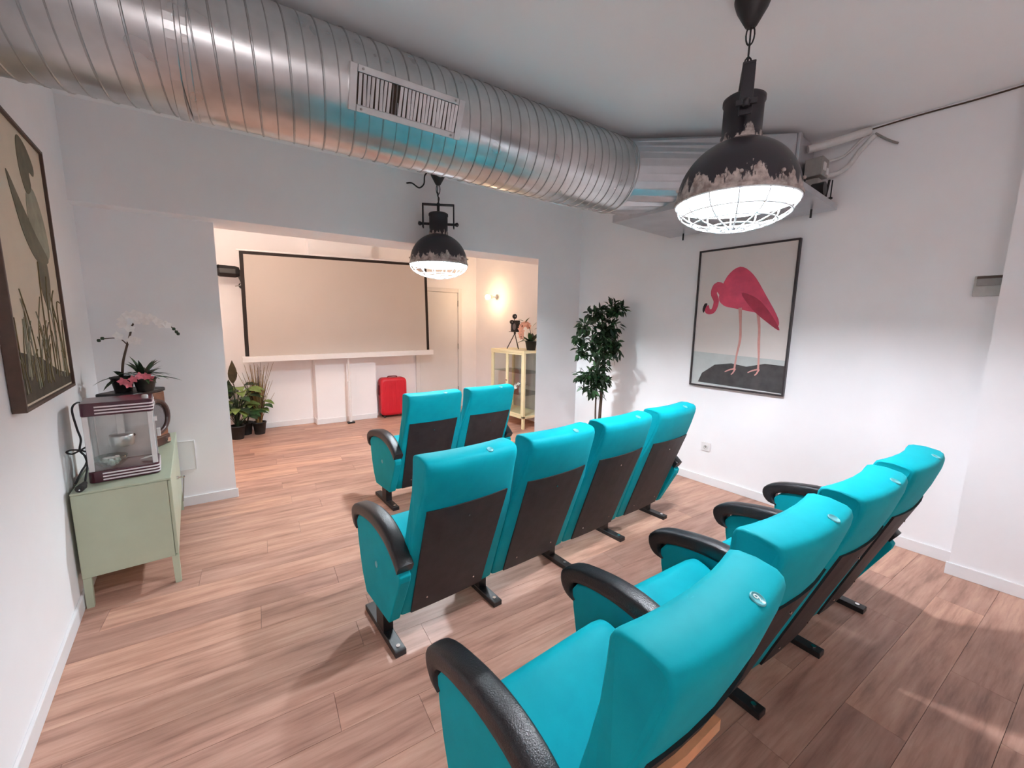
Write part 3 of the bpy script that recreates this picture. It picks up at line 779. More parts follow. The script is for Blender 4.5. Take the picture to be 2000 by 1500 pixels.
TZ = sz1
pc = thing('popcorn_machine', 'maroon popcorn machine with white stripes and glass sides on the sideboard', 'popcorn machine', (-.345, 3.085, TZ), math.radians(2))
PWX, PDY = .285, .225
hx, hy = PWX/2, PDY/2
def rbox(x0, x1, y0, y1, z0, z1, r=.022, n=4):
    pts = []
    for cx_, cy_, a0 in ((x1-r, y1-r, 0), (x0+r, y1-r, PI/2), (x0+r, y0+r, PI), (x1-r, y0+r, 1.5*PI)):
        for i in range(n+1):
            a = a0+i/n*PI/2; pts.append((cx_+r*math.cos(a), cy_+r*math.sin(a)))
    return pts
base = obj('base', MB().prism(rbox(-hx, hx, -hy, hy, 0, 0), .002, .062), 'maroon', pc, .003)
topb = obj('hood', MB().prism(rbox(-hx, hx, -hy, hy, 0, 0), .362, .432), 'maroon', pc, .004)
def stripes(par, z0):
    for i in range(3):
        z = z0+i*.0165; r = .022
        pth = [(-hx+.055, -hy-.002), (hx-r, -hy-.002)]+[(hx-r+(r+.002)*math.sin(a), -hy+r-(r+.002)*math.cos(a)) for a in [PI/2*j/5 for j in range(1, 6)]]+[(hx+.002, hy-r)]
        rings = []
        for k_, p in enumerate(pth):
            a = pth[max(0, k_-1)]; b = pth[min(len(pth)-1, k_+1)]; d = Vector((b[0]-a[0], b[1]-a[1])).normalized(); n = Vector((d.y, -d.x))
            rings.append([(p[0]-n.x*.003, p[1]-n.y*.003, z), (p[0]+n.x*.001, p[1]+n.y*.001, z), (p[0]+n.x*.001, p[1]+n.y*.001, z+.0075), (p[0]-n.x*.003, p[1]-n.y*.003, z+.0075)])
        obj('stripe', MB().loft(rings, True, False), 'stripe_white', par)
stripes(base, .012); stripes(topb, .373)
for sx in (-1, 1):
    for sy in (-1, 1):
        obj('corner_post', MB().cbox((sx*(hx-.016), sy*(hy-.016), .212), (.022, .022, .298)), 'plastic_white' if sy < 0 else 'aluminium', pc, .002)
obj('glass_pane', MB().box((-hx+.030, -hy+.010, .064), (hx-.030, -hy+.013, .360)), 'glass', pc)
obj('glass_pane', MB().box((hx-.013, -hy+.030, .064), (hx-.010, hy-.030, .360)), 'glass', pc)
obj('glass_pane', MB().box((-hx+.010, -hy+.030, .064), (-hx+.013, hy-.030, .360)), 'glass', pc)
obj('back_plate', MB().box((-hx+.030, hy-.014, .064), (hx-.030, hy-.010, .360)), 'aluminium', pc)
obj('kettle_arm', MB().box((-.020, -.02, .235), (.012, .0, .361)), 'aluminium', pc, .002)
kt = obj('kettle', MB().lathe([(.045, .165), (.052, .17), (.055, .225), (.050, .232), (.001, .234)], (-.005, -.01, 0), 20), 'aluminium', pc)
obj('kettle_knob', MB().ball((.045, -.02, .222), .009, 8), 'black_metal', kt)
bw = MB().lathe([(.035, .064), (.060, .085), (.068, .120), (.064, .121), (.055, .09), (.001, .075)], (-.055, -.035, 0), 20); obj('measuring_bowl', bw, 'glass_edge', pc)
bg = MB()
rb = random.Random(5)
for i in range(16): bg.ball((-.055+.05*(rb.random()-.5), -.035+.05*(rb.random()-.5), .078+.03*rb.random()), .013, 6)
stuff(obj('popcorn', bg, 'petal_white', pc))
sc = MB().leaf((.06, .0, .068), (1, -.3, .15), .085, .05, -.1); obj('scoop', sc, 'plastic_white', pc)
obj('switch', MB().cbox((hx+.004, -.03, .335+.06), (.008, .022, .016)), 'plastic_white', topb)
obj('door_handle', MB().box((hx+.001, -.005, .19), (hx+.018, .008, .24)), 'plastic_white', pc, .003)
obj('hinge_block', MB().box((hx-.004, -hy+.022, .30), (hx+.010, -hy+.040, .325)), 'plastic_white', pc)
obj('cap_knob', MB().lathe([(.014, .430), (.014, .448), (.008, .452), (.001, .452)], (hx-.03, -hy+.05, 0), 12), 'plastic_white', pc)
cord = smooth_path([(-hx+.01, 0, .41), (-hx-.010, -.03, .43), (-hx-.030, -.055, .40), (-hx-.022, -.06, .30), (-hx-.012, -.07, .24), (-hx-.020, -.08, .185), (-hx-.004, -.085, .15), (-hx+.002, -.10, .10), (-hx-.004, -.14, .055), (-hx-.008, -.165, .025)], 6)
ck = obj('power_cord', MB().tube(cord, .0045, 8), 'cable_black', pc)
obj('cord_loop', MB().tube(smooth_path([(-hx-.018, -.082, .185), (-hx-.048, -.088, .193), (-hx-.066, -.09, .185), (-hx-.048, -.092, .172), (-hx-.018, -.086, .185), (-hx+.006, -.085, .198), (-hx+.014, -.085, .186), (-hx+.002, -.085, .174)], 5, True), .0045, 8, closed=True), 'cable_black', ck)
obj('cord_run', MB().tube(smooth_path([(-hx+.004, .06, .37), (-hx+.001, -.02, .25), (-hx+.002, -.09, .13), (-hx-.02, -.12, .08), (-hx-.040, -.17, .035)]), .0045, 8), 'cable_black', ck)
pl = MB(); pl.cyl((-hx-.008, -.16, .028), (-hx-.014, -.192, .020), .010, 10, .016); pl.cyl((-hx-.014, -.19, .020), (-hx-.022, -.225, .019), .018, 12)
obj('plug', pl, 'pot_black', ck)
obj('plug_pin', MB().cyl((-hx-.017, -.225, .018), (-hx-.020, -.242, .018), .0035, 6), 'chrome', ck)

# retro radio, turned towards the room
ra = thing('retro_radio', 'brown wooden retro radio with a round speaker behind the popcorn machine', 'radio', (-.335, 3.63, TZ), math.radians(60))
# local front towards -y
obj('cabinet', MB().prism(rbox(-.15, .15, -.10, .10, 0, 0, .02), .0, .375), 'wood_radio', ra, .008)
obj('lid', MB().prism(rbox(-.158, .158, -.108, .108, 0, 0, .026), .376, .402), 'black_metal', ra, .008)
obj('plinth', MB().prism(rbox(-.156, .156, -.108, .104, 0, 0, .024), .0, .07), 'wood_dark', ra, .01)
def yring(r0_, r1_, y0, y1, c, n=32):
    mb = MB(); vs = []
    rs = [[(c[0]+r*math.cos(2*PI*i/n), y, c[1]+r*math.sin(2*PI*i/n)) for i in range(n)] for r, y in ((r0_, y1), (r0_, y0), (r1_, y0), (r1_, y1))]
    return mb.loft(rs, False, True, True)
obj('speaker_ring', yring(.098, .122, -.135, -.098, (0, .215)), 'wood_dark', ra)
obj('speaker_cloth', MB().cyl((0, -.118, .215), (0, -.101, .215), .097, 32), 'speaker_cloth', ra)
for s_ in (-1, 1): obj('knob', MB().cyl((s_*.10, -.108, .035), (s_*.10, -.126, .035), .016, 14), 'chrome', ra)

# two potted plants on the radio
def petals(mb, c, nrm, r, n=5, wd=.75):
    nrm = Vector(nrm).normalized(); a = nrm.orthogonal().normalized(); b = nrm.cross(a)
    for i in range(n):
        th = 2*PI*i/n+.3; d = a*math.cos(th)+b*math.sin(th)+nrm*.25
        mb.leaf(c, d, r, r*wd, .15, 3, nrm, .1)
    return mb
def pot(mb, c, r, h, n=20): return mb.lathe([(r*.74, 0), (r, h*.9), (r*1.06, h*.9), (r*1.06, h), (r*.92, h), (r*.90, h*.88), (.001, h*.86)], c, n)
RZ = TZ+.402
oc = thing('orchid_pot', 'white orchid arching from a small black pot on the radio', 'potted orchid', (-.372, 3.60, RZ+.001))
obj('pot', pot(MB(), (0, 0, 0), .058, .095), 'pot_black', oc)
stem = smooth_path([(0, 0, .08), (.012, 0, .18), (.035, -.005, .27), (.062, -.01, .36), (.085, -.012, .435), (.14, -.02, .475), (.21, -.03, .462), (.265, -.04, .425), (.30, -.045, .385)], 6)
obj('stem', MB().tube(stem, [.0075-.005*i/(len(stem)-1) for i in range(len(stem))], 8), 'stem_brown', oc)
obj('side_stem', MB().tube(smooth_path([(.045, -.008, .300), (.020, -.01, .335), (-.01, -.012, .345), (-.065, -.015, .34)]), .003, 6), 'stem_brown', oc)
rf = random.Random(21)
for (x, y, z) in ((.040, -.02, .462), (.065, -.03, .49), (.10, -.03, .50), (.10, -.035, .455), (.13, -.035, .485), (.15, -.04, .450), (.175, -.04, .475), (.205, -.045, .452), (.225, -.05, .435), (.25, -.05, .43), (.065, -.03, .405), (.07, -.03, .33), (.09, -.03, .325), (.005, -.02, .355), (.035, -.03, .43)):
    fl_ = petals(MB(), (x, y, z), (rf.random()-.4, -1, .2+.5*rf.random()), .031, 5, .95); f_ = obj('blossom', fl_, 'petal_white', oc)
for (x, y, z) in ((.285, -.045, .405), (.297, -.045, .385), (.305, -.045, .372), (-.065, -.015, .343), (-.082, -.015, .33)):
    obj('bud', MB().ball((x, y, z), .010, 8, (1, 1, 1.2)), 'leaf_dark', oc)
for d, L in (((-1, -.3, .25), .15), ((-.7, -.7, -.05), .14), ((.3, -1, .5), .12), ((.8, -.2, .7), .12), ((-.2, -.8, 1), .13)):
    obj('leaf', MB().leaf((0, 0, .09), d, L, .036, .9, 5), 'leaf_dark', oc)
kp = thing('flowering_pot', 'leafy dark green plant with pink flowers in a black pot beside the orchid', 'potted plant', (-.262, 3.555, RZ+.001))
obj('pot', pot(MB(), (0, 0, 0), .058, .085), 'pot_black', kp)
for i in range(34):
    a = 2*PI*rf.random(); e = .1+1.2*rf.random(); d = (math.cos(a)*math.cos(e), math.sin(a)*math.cos(e), math.sin(e))
    obj('leaf', MB().leaf((.015*math.cos(a), .015*math.sin(a), .085+.03*rf.random()), d, .10+.05*rf.random(), .026, .8, 4), rf.choice(['leaf_dark', 'leaf_dark', 'leaf_green', 'leaf_brown']), kp)
obj('leaf', MB().leaf((.03, 0, .09), (1, -.2, .1), .17, .04, .5, 5), 'leaf_dark', kp)
for p in ((-.10, -.06, .075), (-.075, -.07, .055), (-.05, -.06, .085), (-.015, -.07, .105), (.015, -.065, .10), (.03, -.06, .085)):
    obj('blossom', petals(MB(), p, (rf.random()-.5, -1, .4), .028, 5, .8), 'petal_pink', kp)

# ------------------------------------------------------------------ wall fittings in the front room
sk = thing('wall_socket', 'white wall socket low on the right wall', 'socket', (xr(1.77)-.0005, 1.77, .366), math.atan2(-1, -.0189)+0)
obj('plate', MB().prism(rbox(-.043, .043, -.043, .043, 0, 0, .006), -.011, 0, 'y'), 'plastic_white', sk, .002)
obj('well', yring(.012, .0225, -.0135, -.0111, (0, 0), 20), 'plastic_white', sk)
obj('well_floor', MB().cyl((0, -.0118, 0), (0, -.0112, 0), .012, 16), 'plastic_grey', sk)
ap = thing('access_panel', 'flush white access panel low on the partition beside the sideboard', 'access panel', (-.155, ypart(-.155)-.0005, .30), -math.atan(.07))
obj('panel', MB().box((.004, -.005, .004), (.106, 0, .236)), 'trim_white', ap, .001)
for a, b in (((0, -.007, 0), (.003, 0, .24)), ((.107, -.007, 0), (.11, 0, .24)), ((.0035, -.007, 0), (.1065, 0, .003)), ((.0035, -.007, .237), (.1065, 0, .24))):
    obj('rim', MB().box(a, b), 'trim_white', ap)
em = thing('emergency_light', 'small grey wall box half hidden by the pier on the right', 'wall box', (xr(.2)-.0005, .228, 1.712), math.atan2(-1, -.0189))
obj('housing', MB().box((0, -.022, 0), (.21, 0, .122)), 'terracotta_pot', em, .003)
obj('lens', MB().box((.012, -.030, .062), (.20, -.0225, .116)), 'plastic_grey', em, .002)
obj('slot', MB().box((.010, -.034, .104), (.205, -.0305, .118)), 'frame_brown', em)

# ------------------------------------------------------------------ projection screen
scn = thing('projection_screen', 'wide white projection screen with black border on a pole stand', 'projection screen')
BL, BR_, TL = Vector((.525, 6.15, 1.042)), Vector((3.035, 6.0, 1.072)), Vector((.545, 6.15, 2.352))
TR_ = Vector((3.005, 6.0, 2.425)); nn = Vector((.06, .9982, 0))
def sp_(u, v_, d): return BL*(1-u)*(1-v_)+BR_*u*(1-v_)+TL*(1-u)*v_+TR_*u*v_+nn*d
def sbox(u0_, u1_, v0_, v1_, d0_, d1_):
    vs = [sp_(u, v_, d) for d in (d0_, d1_) for u, v_ in ((u0_, v0_), (u1_, v0_), (u1_, v1_), (u0_, v1_))]
    return MB().add(vs, [(0, 3, 2, 1), (4, 5, 6, 7), (0, 1, 5, 4), (1, 2, 6, 5), (2, 3, 7, 6), (3, 0, 4, 7)])
obj('fabric', sbox(.0175, .9825, 0, .972, .0, .004), 'screen_fabric', scn)
for b in ((0, .0174, 0, 1), (.9826, 1, 0, 1), (.0175, .9825, .9725, 1)): obj('border', sbox(*b, 0, .004), 'screen_border', scn)
obj('top_bar', sbox(-.012, 1.008, 1.001, 1.016, -.012, .014), 'trim_white', scn, .003)
obj('case', sbox(-.014, 1.022, -.058, -.001, -.04, .045), 'plastic_white', scn, .006)
px_, py_ = 1.782, 6.105
obj('pole', MB().cyl((px_, py_, .60), (px_, py_, .99), .0125, 12), 'plastic_white', scn)
obj('pole', MB().cyl((px_, py_, .02), (px_, py_, .605), .020, 12), 'plastic_white', scn)
obj('pole_collar', MB().cyl((px_, py_, .59), (px_, py_, .63), .026, 12), 'plastic_white', scn)
obj('foot', MB().cbox((px_, py_, .0125), (.10, .07, .025)), 'black_metal', scn, .004)

# red suitcase
su = thing('suitcase', 'red hard-shell suitcase standing beside the pilaster under the screen', 'suitcase', (2.475, 6.20, .0), math.radians(-6))
def rsec(w, h, r, y, n=5):
    pts = []
    for cx_, cz_, a0 in ((w/2-r, h-r, 0), (-w/2+r, h-r, PI/2), (-w/2+r, r, PI), (w/2-r, r, 1.5*PI)):
        for i in range(n+1): a = a0+i/n*PI/2; pts.append((cx_+r*math.cos(a), y, cz_+r*math.sin(a)))
    return pts
SW, SH = .41, .60
mbs = MB().loft([[(p[0]*k, p[1], .035+ (p[2]-SH/2)*k+SH/2) for p in rsec(SW, SH, .06, y)] for y, k in ((-.105, .86), (-.10, .93), (-.085, .985), (-.06, 1), (.06, 1), (.085, .985), (.10, .93), (.105, .86))], True, True)
sh = obj('shell', mbs, 'red_shell', su)
for i in range(6):
    x = -.135+i*.054; obj('rib', MB().box((x-.009, -.110, .10), (x+.009, -.104, .575)), 'red_shell', sh, .004)
obj('zip_seam', MB().loft([rsec(SW+.006, SH+.006, .062, y) for y in (-.006, .006)], False, False, False).xf(Matrix.Translation((0, 0, .032))), 'red_dark', su)
hd = MB().box((-SW/2-.016, -.028, .36), (-SW/2-.004, .028, .52)); obj('side_handle', hd, 'red_dark', su, .005)
for sx in (-1, 1):
    for sy in (-1, 1): obj('wheel', MB().cyl((sx*.15-.012, sy*.06, .022), (sx*.15+.012, sy*.06, .022), .022, 12), 'pot_black', su)
obj('top_handle', MB().tube(smooth_path([(-.07, 0, .632), (-.06, 0, .652), (.06, 0, .652), (.07, 0, .632)]), .008, 8), 'red_dark', su)

# black spotlight left of the screen
sl = thing('spotlight', 'black barn-door spotlight on the back wall left of the screen', 'spotlight', (0, 0, 0))
c0 = Vector((.425, 6.24, 2.10))
body = MB()
secs = [(-.13, .052), (-.09, .075), (.07, .075), (.115, .06)]
rs = []
for dx, r in secs: rs.append([(c0.x+dx, c0.y+r*.8*math.cos(2*PI*i/8+PI/8), c0.z+.0+r*math.sin(2*PI*i/8+PI/8)) for i in range(8)])
obj('housing', body.loft(rs, True, False), 'black_metal', sl, .004)
obj('yoke', MB().loft([[(c0.x+.06, c0.y-.02, c0.z+.04), (c0.x+.11, c0.y-.02, c0.z+.06), (c0.x+.11, c0.y+.02, c0.z+.06), (c0.x+.06, c0.y+.02, c0.z+.04)], [(c0.x+.125, c0.y-.02, c0.z-.13), (c0.x+.175, c0.y-.02, c0.z-.12), (c0.x+.175, c0.y+.02, c0.z-.12), (c0.x+.125, c0.y+.02, c0.z-.13)]], True, False), 'black_metal', sl, .004)
obj('barn_door', MB().loft([[(c0.x-.09, c0.y-.05, c0.z+.074), (c0.x-.14, c0.y-.05, c0.z+.05), (c0.x-.14, c0.y-.04, c0.z+.05), (c0.x-.09, c0.y-.04, c0.z+.074)], [(c0.x-.09, c0.y+.05, c0.z+.074), (c0.x-.14, c0.y+.05, c0.z+.05), (c0.x-.14, c0.y+.06, c0.z+.05), (c0.x-.09, c0.y+.06, c0.z+.074)]], True, False), 'black_metal', sl)
obj('clamp', MB().ball((c0.x+.155, c0.y, c0.z-.15), .035, 10, (1.2, 1, .6)), 'chrome', sl)
obj('rod', MB().cyl((c0.x+.06, c0.y-.0, c0.z-.175), (c0.x+.25, c0.y+.0, c0.z-.135), .006, 8), 'plastic_grey', sl)
obj('wall_arm', MB().cyl((c0.x+.155, c0.y, c0.z-.15), (c0.x+.155, yback(c0.x+.155)-.001, c0.z-.15), .012, 10), 'black_metal', sl)
obj('wall_plate', MB().cyl((c0.x+.155, yback(c0.x+.155)-.012, c0.z-.15), (c0.x+.155, yback(c0.x+.155)-.001, c0.z-.15), .04, 16), 'black_metal', sl)

# ------------------------------------------------------------------ floor plants at the back left
rp = random.Random(4)
p1 = thing('banana_plant', 'tall paddle-leafed plant in the rear black pot at the back left', 'potted plant', (.475, 6.27, 0))
obj('pot', pot(MB(), (0, 0, 0), .088, .165), 'pot_black', p1)
for (bx_, tx, tz, L, dr_) in ((0, -.10, .70, .30, .15), (.01, -.15, .50, .26, .6), (.02, .08, .42, .24, .7), (-.02, -.22, .36, .24, .9)):
    obj('leaf_stem', MB().tube(smooth_path([(bx_, 0, .14), (bx_+tx*.3, -.01, tz*.6), (tx, -.02, tz)]), [.009]*6+[.006]*7, 6), 'leaf_brown', p1)
    obj('leaf', MB().leaf((tx, -.02, tz), (tx*.3+.05, -.15, 1), L, .10, dr_, 7, (0, -1, .2), .25), 'leaf_dark' if dr_ > .2 else 'leaf_brown', p1)
p2 = thing('variegated_plant', 'bushy pale-veined plant in the front black pot at the back left', 'potted plant', (.372, 6.08, 0))
obj('pot', pot(MB(), (0, 0, 0), .086, .175), 'pot_black', p2)
for i in range(44):
    a = 2*PI*rp.random(); e = .15+1.1*rp.random(); hgt = .28+.40*rp.random(); rad = .02+.15*rp.random()
    px2, py2 = rad*math.cos(a)+.03, rad*math.sin(a)*.8
    obj('leaf_stem', MB().tube([(0, 0, .15), (px2*.4, py2*.4, hgt*.7), (px2, py2, hgt)], .004, 5), 'leaf_dark', p2)
    obj('leaf', MB().leaf((px2, py2, hgt), (math.cos(a)*.8, math.sin(a)*.8-.3, .35), .16+.05*rp.random(), .105, .9, 4, (0, -.3, 1), .12), rp.choice(['leaf_pale', 'leaf_green', 'leaf_dark', 'leaf_pale']), p2)
p3 = thing('grass_plant', 'tall straw-coloured grass with leafy base in the right black pot', 'potted plant', (.625, 6.20, 0))
obj('pot', pot(MB(), (0, 0, 0), .080, .165), 'pot_black', p3)
for i in range(84):
    a = 2*PI*rp.random(); sp2 = .02+.20*rp.random()**1.6; hgt = .55+.40*rp.random()
    b0 = (.03*math.cos(a), .03*math.sin(a), .15)
    pts = smooth_path([b0, (b0[0]+sp2*.25*math.cos(a), b0[1]+sp2*.25*math.sin(a), hgt*.55), (b0[0]+sp2*math.cos(a), b0[1]+sp2*.6*math.sin(a)-.01, hgt)], 3)
    obj('grass_blade', MB().tube(pts, [.006-.0045*j/(len(pts)-1) for j in range(len(pts))], 4), rp.choice(['straw', 'straw', 'straw', 'leaf_brown', 'stem_brown']), p3)
for i in range(20):
    a = 2*PI*rp.random(); hgt = .30+.18*rp.random(); rad = .02+.09*rp.random()
    px2, py2 = rad*math.cos(a)-.01, rad*math.sin(a)-.02
    obj('leaf_stem', MB().tube([(0, 0, .14), (px2*.4, py2*.4, hgt*.7), (px2, py2, hgt)], .004, 5), 'leaf_dark', p3)
    obj('leaf', MB().leaf((px2, py2, hgt), (math.cos(a)*.8, math.sin(a)*.8-.3, .25), .13+.05*rp.random(), .085, .9, 4, (0, -.3, 1), .12), rp.choice(['leaf_pale', 'leaf_green', 'leaf_pale', 'leaf_dark']), p3)

# ------------------------------------------------------------------ wall sconce (lit)
sco = thing('wall_sconce', 'small wall lamp with a glowing warm bulb on the back room wall', 'wall lamp', (XR2-.0005, 5.60, 1.955))
obj('wall_base', MB().cyl((-.02, 0, 0), (0, 0, 0), .045, 20), 'chrome', sco)
obj('arm', MB().cyl((-.125, 0, -.004), (-.018, 0, 0), .014, 14), 'aluminium', sco)
obj('socket', MB().cyl((-.175, 0, -.008), (-.120, 0, -.004), .030, 16), 'chrome', sco)
obj('bulb', MB().ball((-.212, 0, -.010), .040, 14), 'bulb_warm', sco)

# ------------------------------------------------------------------ glass display cabinet
gc = thing('display_cabinet', 'cream metal display cabinet with glass doors by the column', 'cabinet', (0, 0, 0))
gx0, gx1, gy0, gy1, gz0, gz1 = 3.65, 4.10, 4.325, 5.12, .15, 1.132
T = .035
obj('top', MB().box((gx0-.004, gy0-.004, gz1-.035), (gx1+.004, gy1+.004, gz1)), 'cream_metal', gc, .003)
obj('bottom', MB().box((gx0, gy0, gz0), (gx1, gy1, gz0+.04)), 'cream_metal', gc, .003)
for x in (gx0, gx1-T):
    for y in (gy0, gy1-T): obj('corner_post', MB().box((x, y, 0), (x+T, y+T, gz1-.036)), 'cream_metal', gc, .002)
obj('back_sheet', MB().box((gx1-.008, gy0+T, gz0+.041), (gx1-.004, gy1-T, gz1-.036)), 'glass', gc)
for y in (gy0+.012, gy1-.016): obj('side_pane', MB().box((gx0+T, y, gz0+.041), (gx1-T, y+.004, gz1-.036)), 'glass', gc)
gm = (gy0+gy1)/2
for a, b in ((gy0+T+.002, gm-.001), (gm+.001, gy1-T-.002)):
    d = obj('door', MB().box((gx0+.010, a+.024, gz0+.066), (gx0+.014, b-.024, gz1-.061)), 'glass', gc)
    for q in (((gx0+.002, a, gz0+.042), (gx0+.022, a+.024, gz1-.037)), ((gx0+.002, b-.024, gz0+.042), (gx0+.022, b, gz1-.037)), ((gx0+.002, a+.0245, gz0+.042), (gx0+.022, b-.0245, gz0+.066)), ((gx0+.002, a+.0245, gz1-.061), (gx0+.022, b-.0245, gz1-.037))):
        obj('door_frame', MB().box(*q), 'cream_metal', d, .002)
    obj('door_lock', MB().cyl((gx0-.010, (gm-.012 if b < gm+.01 else gm+.012), .68), (gx0+.002, (gm-.012 if b < gm+.01 else gm+.012), .68), .008, 10), 'chrome', d)
for z in (.485, .80): obj('shelf', MB().box((gx0+.03, gy0+.02, z), (gx1-.012, gy1-.02, z+.006)), 'glass_edge', gc)
# plant inside the cabinet
ip = thing('cabinet_orchid', 'small pale-flowered plant standing inside the glass cabinet', 'potted plant', (3.86, 4.62, .4915))
obj('pot', pot(MB(), (0, 0, 0), .06, .11), 'terracotta_pot', ip)
for i in range(12):
    a = 2*PI*i/12+rp.random()*.3; obj('leaf', MB().leaf((0, 0, .10), (math.cos(a), math.sin(a), .7+.5*rp.random()), .15+.03*rp.random(), .035, 1.3, 5), rp.choice(['leaf_dark', 'leaf_brown']), ip)
for p in ((-.08, -.03, .13), (-.06, .06, .10), (-.10, .02, .08)): obj('blossom', petals(MB(), p, (-1, -.5, .3), .035, 5, .9), 'petal_white', ip)
# pink orchid on top
kt2 = thing('blush_orchid', 'blush-flowered orchid in a black pot on top of the glass cabinet', 'potted orchid', (3.90, 4.47, gz1+.0005))
obj('pot', pot(MB(), (0, 0, 0), .085, .13), 'pot_black', kt2)
for i in range(16):
    a = 2*PI*i/16+rp.random()*.4; obj('leaf', MB().leaf((.02*math.cos(a), .02*math.sin(a), .12), (math.cos(a), math.sin(a), .5+1.6*rp.random()), .16+.10*rp.random(), .07, .8, 5), rp.choice(['leaf_dark', 'leaf_green', 'leaf_brown']), kt2)
obj('leaf', MB().leaf((-.02, .0, .12), (-1, .3, .5), .22, .07, 1.0, 6), 'leaf_green', kt2)
sp3 = smooth_path([(0, 0, .12), (-.02, .0, .28), (-.06, .02, .37), (-.13, .04, .37), (-.15, .05, .28), (-.15, .05, .18)], 5)
obj('stem', MB().tube(sp3, .005, 6), 'stem_brown', kt2)
for i in range(13):
    q = sp3[min(len(sp3)-1, 8+int(i*1.4))]; obj('blossom', petals(MB(), (q.x+.03*(rp.random()-.5), q.y+.03*(rp.random()-.5), q.z+.02*(rp.random()-.5)), (-.6, -1, .3*rp.random()), .045, 5, .95), 'petal_blush', kt2)
for p, d in (((-.11, .05, .40), (-1, .5, .1)), ((-.09, .03, .40), (.2, -.5, .8)), ((.02, 0, .34), (.5, -.5, 1)), ((.06, 0, .30), (1, -.5, .8)), ((-.12, .04, .42), (-.9, .2, .4))):
    obj('leaf', MB().leaf(p, d, .10, .045, .4, 4), 'leaf_green', kt2)
# vintage film camera on a tripod
vc = thing('film_camera', 'miniature black film camera on a tripod on the glass cabinet', 'model camera', (3.84, 4.78, gz1+.0005))
for a in (.4, 2.5, 4.6): obj('tripod_leg', MB().tube([(0, 0, .235), (.115*math.cos(a), .115*math.sin(a), .005)], .0065, 8), 'black_metal', vc)
obj('tripod_head', MB().cyl((0, 0, .225), (0, 0, .262), .016, 10), 'black_metal', vc)
obj('plate', MB().box((-.075, -.05, .258), (.075, .05, .264)), 'black_metal', vc)
obj('body', MB().box((-.045, -.055, .265), (.055, .045, .43)), 'black_metal', vc, .006)
obj('lens_ring', MB().tube([(-.098, -.012+.052*math.cos(2*PI*i/24), .335+.062*math.sin(2*PI*i/24)) for i in range(24)], .010, 8, closed=True).xf(Matrix.Translation((.04, -.045, 0))), 'black_metal', vc)
obj('lens_glass', MB().cyl((-.058, -.057, .335), (-.052, -.057, .335), .046, 20), 'speaker_cloth', vc)
obj('crank', MB().ball((.085, -.02, .345), .022, 10), 'black_metal', vc)
obj('crank_arm', MB().cyl((.05, -.02, .345), (.085, -.02, .345), .007, 8), 'black_metal', vc)
for (x, z, r) in ((-.078, .405, .030), (-.022, .488, .036)):
    rl = obj('film_reel', MB().cyl((x, -.030, z), (x, -.008, z), r, 20), 'black_metal', vc, .003)
    obj('reel_hub', MB().cyl((x, -.034, z), (x, -.0305, z), r*.35, 12), 'plastic_grey', rl)
obj('reel_bracket', MB().tube([(-.03, -.019, .42), (-.024, -.019, .49)], .006, 6), 'black_metal', vc)
obj('reel_bracket', MB().tube([(-.04, -.019, .40), (-.076, -.019, .405)], .006, 6), 'black_metal', vc)

# ------------------------------------------------------------------ ficus tree in the corner
ft = thing('ficus_tree', 'tall artificial ficus tree in the corner beside the column', 'potted tree', (3.565, 2.875, 0))
obj('pot', pot(MB(), (0, 0, 0), .12, .22), 'pot_black', ft)
obj('soil', MB().cyl((0, 0, .19), (0, 0, .197), .105, 20), 'soil', ft)
rq = random.Random(9)
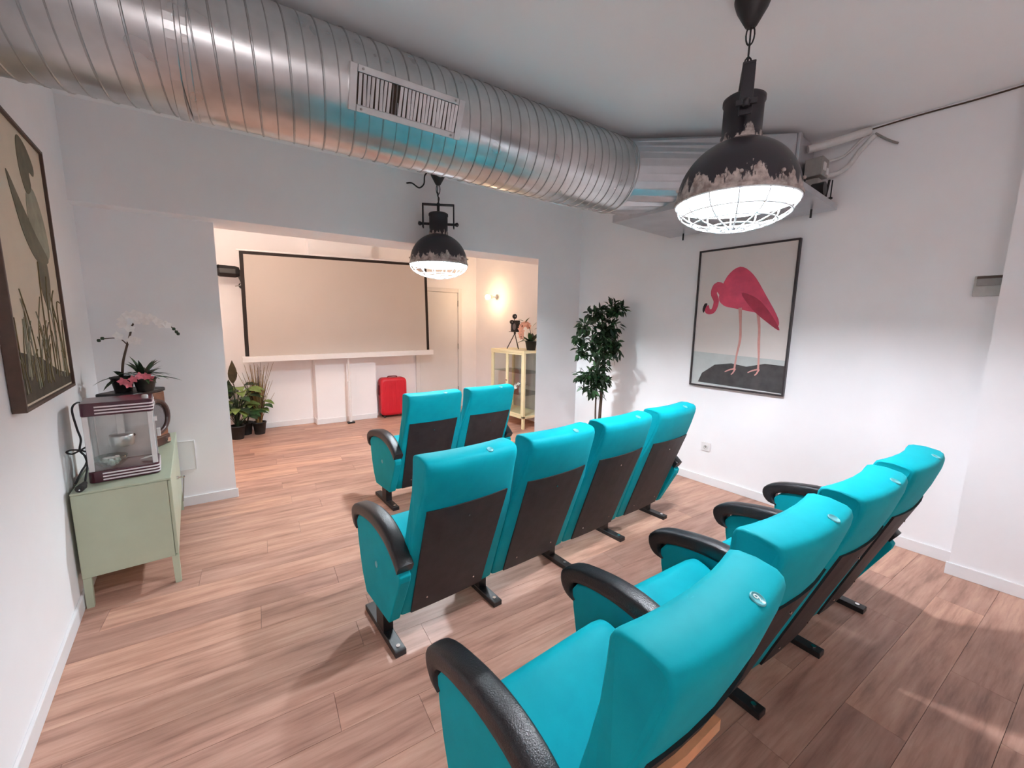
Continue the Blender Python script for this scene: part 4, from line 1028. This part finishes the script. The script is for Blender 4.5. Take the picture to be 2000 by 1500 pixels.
# camera-right in plan at the tree: (0.78,-0.62)
ex, ey = .78, -.62
def tp(s_, d, z): return Vector((ex*s_-ey*d*-1*0+ .62*d, ey*s_+.78*d, z))
trunk = smooth_path([(0, 0, .2), tp(.0, 0, .5), tp(.012, 0, .80), tp(.028, .01, 1.0), tp(.02, .01, 1.25), tp(-.02, 0, 1.5)], 5)
obj('trunk', MB().tube(trunk, [.021-.014*i/(len(trunk)-1) for i in range(len(trunk))], 10), 'stem_brown', ft)
trunk2 = smooth_path([(-.02, .02, .2), tp(-.05, 0, .5), tp(-.055, 0, .8), tp(-.07, 0, 1.05), tp(-.12, 0, 1.35)], 5)
obj('trunk', MB().tube(trunk2, [.012-.008*i/(len(trunk2)-1) for i in range(len(trunk2))], 8), 'stem_brown', ft)
clusters = [  # (side, depth, z, rx, rz, n) where leafy sprays sit
    (.10, 0, 1.70, .10, .07, 60), (.18, 0, 1.68, .06, .05, 26), (-.02, .0, 1.64, .10, .06, 46), (-.13, 0, 1.62, .08, .05, 34), (-.20, -.02, 1.48, .09, .07, 48), (-.27, -.02, 1.37, .07, .05, 34),
    (.09, .0, 1.48, .10, .08, 60), (-.02, -.04, 1.42, .10, .10, 54), (.10, 0, 1.33, .09, .08, 50), (-.09, -.05, 1.30, .14, .08, 84), (-.23, -.04, 1.22, .08, .07, 50), (.03, -.04, 1.20, .12, .08, 70), (.15, 0, 1.22, .06, .06, 24),
    (-.03, -.02, 1.06, .10, .05, 34), (-.08, -.04, .97, .14, .06, 74), (-.20, -.05, .95, .10, .06, 50), (-.01, -.04, .90, .10, .06, 60), (-.10, -.05, .83, .12, .06, 56), (-.05, -.03, .76, .09, .04, 26), (.10, .18, 1.4, .08, .1, 20), (-.1, -.15, 1.2, .1, .1, 26)]
lv = {'leaf_dark': MB(), 'leaf_green': MB()}
for (s_, d, z, rx, rz_, n) in clusters:
    c = tp(s_, d, z)
    tb = min(trunk, key=lambda q: (q-c).length+max(0, q.z-c.z)*2)
    obj('branch', MB().tube(smooth_path([tb, tb*.4+c*.6+Vector((0, 0, .02)), c], 4), [.005-.0004*i for i in range(9)], 5), 'stem_brown', ft)
    for i in range(int(n*1.25)):
        o_ = Vector((rq.gauss(0, 1), rq.gauss(0, 1), rq.gauss(0, 1)))
        o_ = o_.normalized()*rq.random()**.5
        p = c+Vector((ex*o_.x*rx+.62*o_.y*.08, ey*o_.x*rx+.78*o_.y*.08, o_.z*rz_))
        if p.x > .13: p.x = .13-(p.x-.13)
        dv = (o_*.9+Vector((rq.gauss(0, .5), rq.gauss(0, .5), rq.gauss(-.1, .5))))
        if dv.length < .1: dv = Vector((1, 0, 0))
        up = Vector((rq.gauss(0, .5), rq.gauss(0, .5)-.4, 1))
        lv['leaf_dark' if rq.random() < .6 else 'leaf_green'].leaf(p, dv, .066+.026*rq.random(), .036, .5, 3, up, .2)
for k_, mbv in lv.items(): stuff(obj('foliage', mbv, k_, ft))
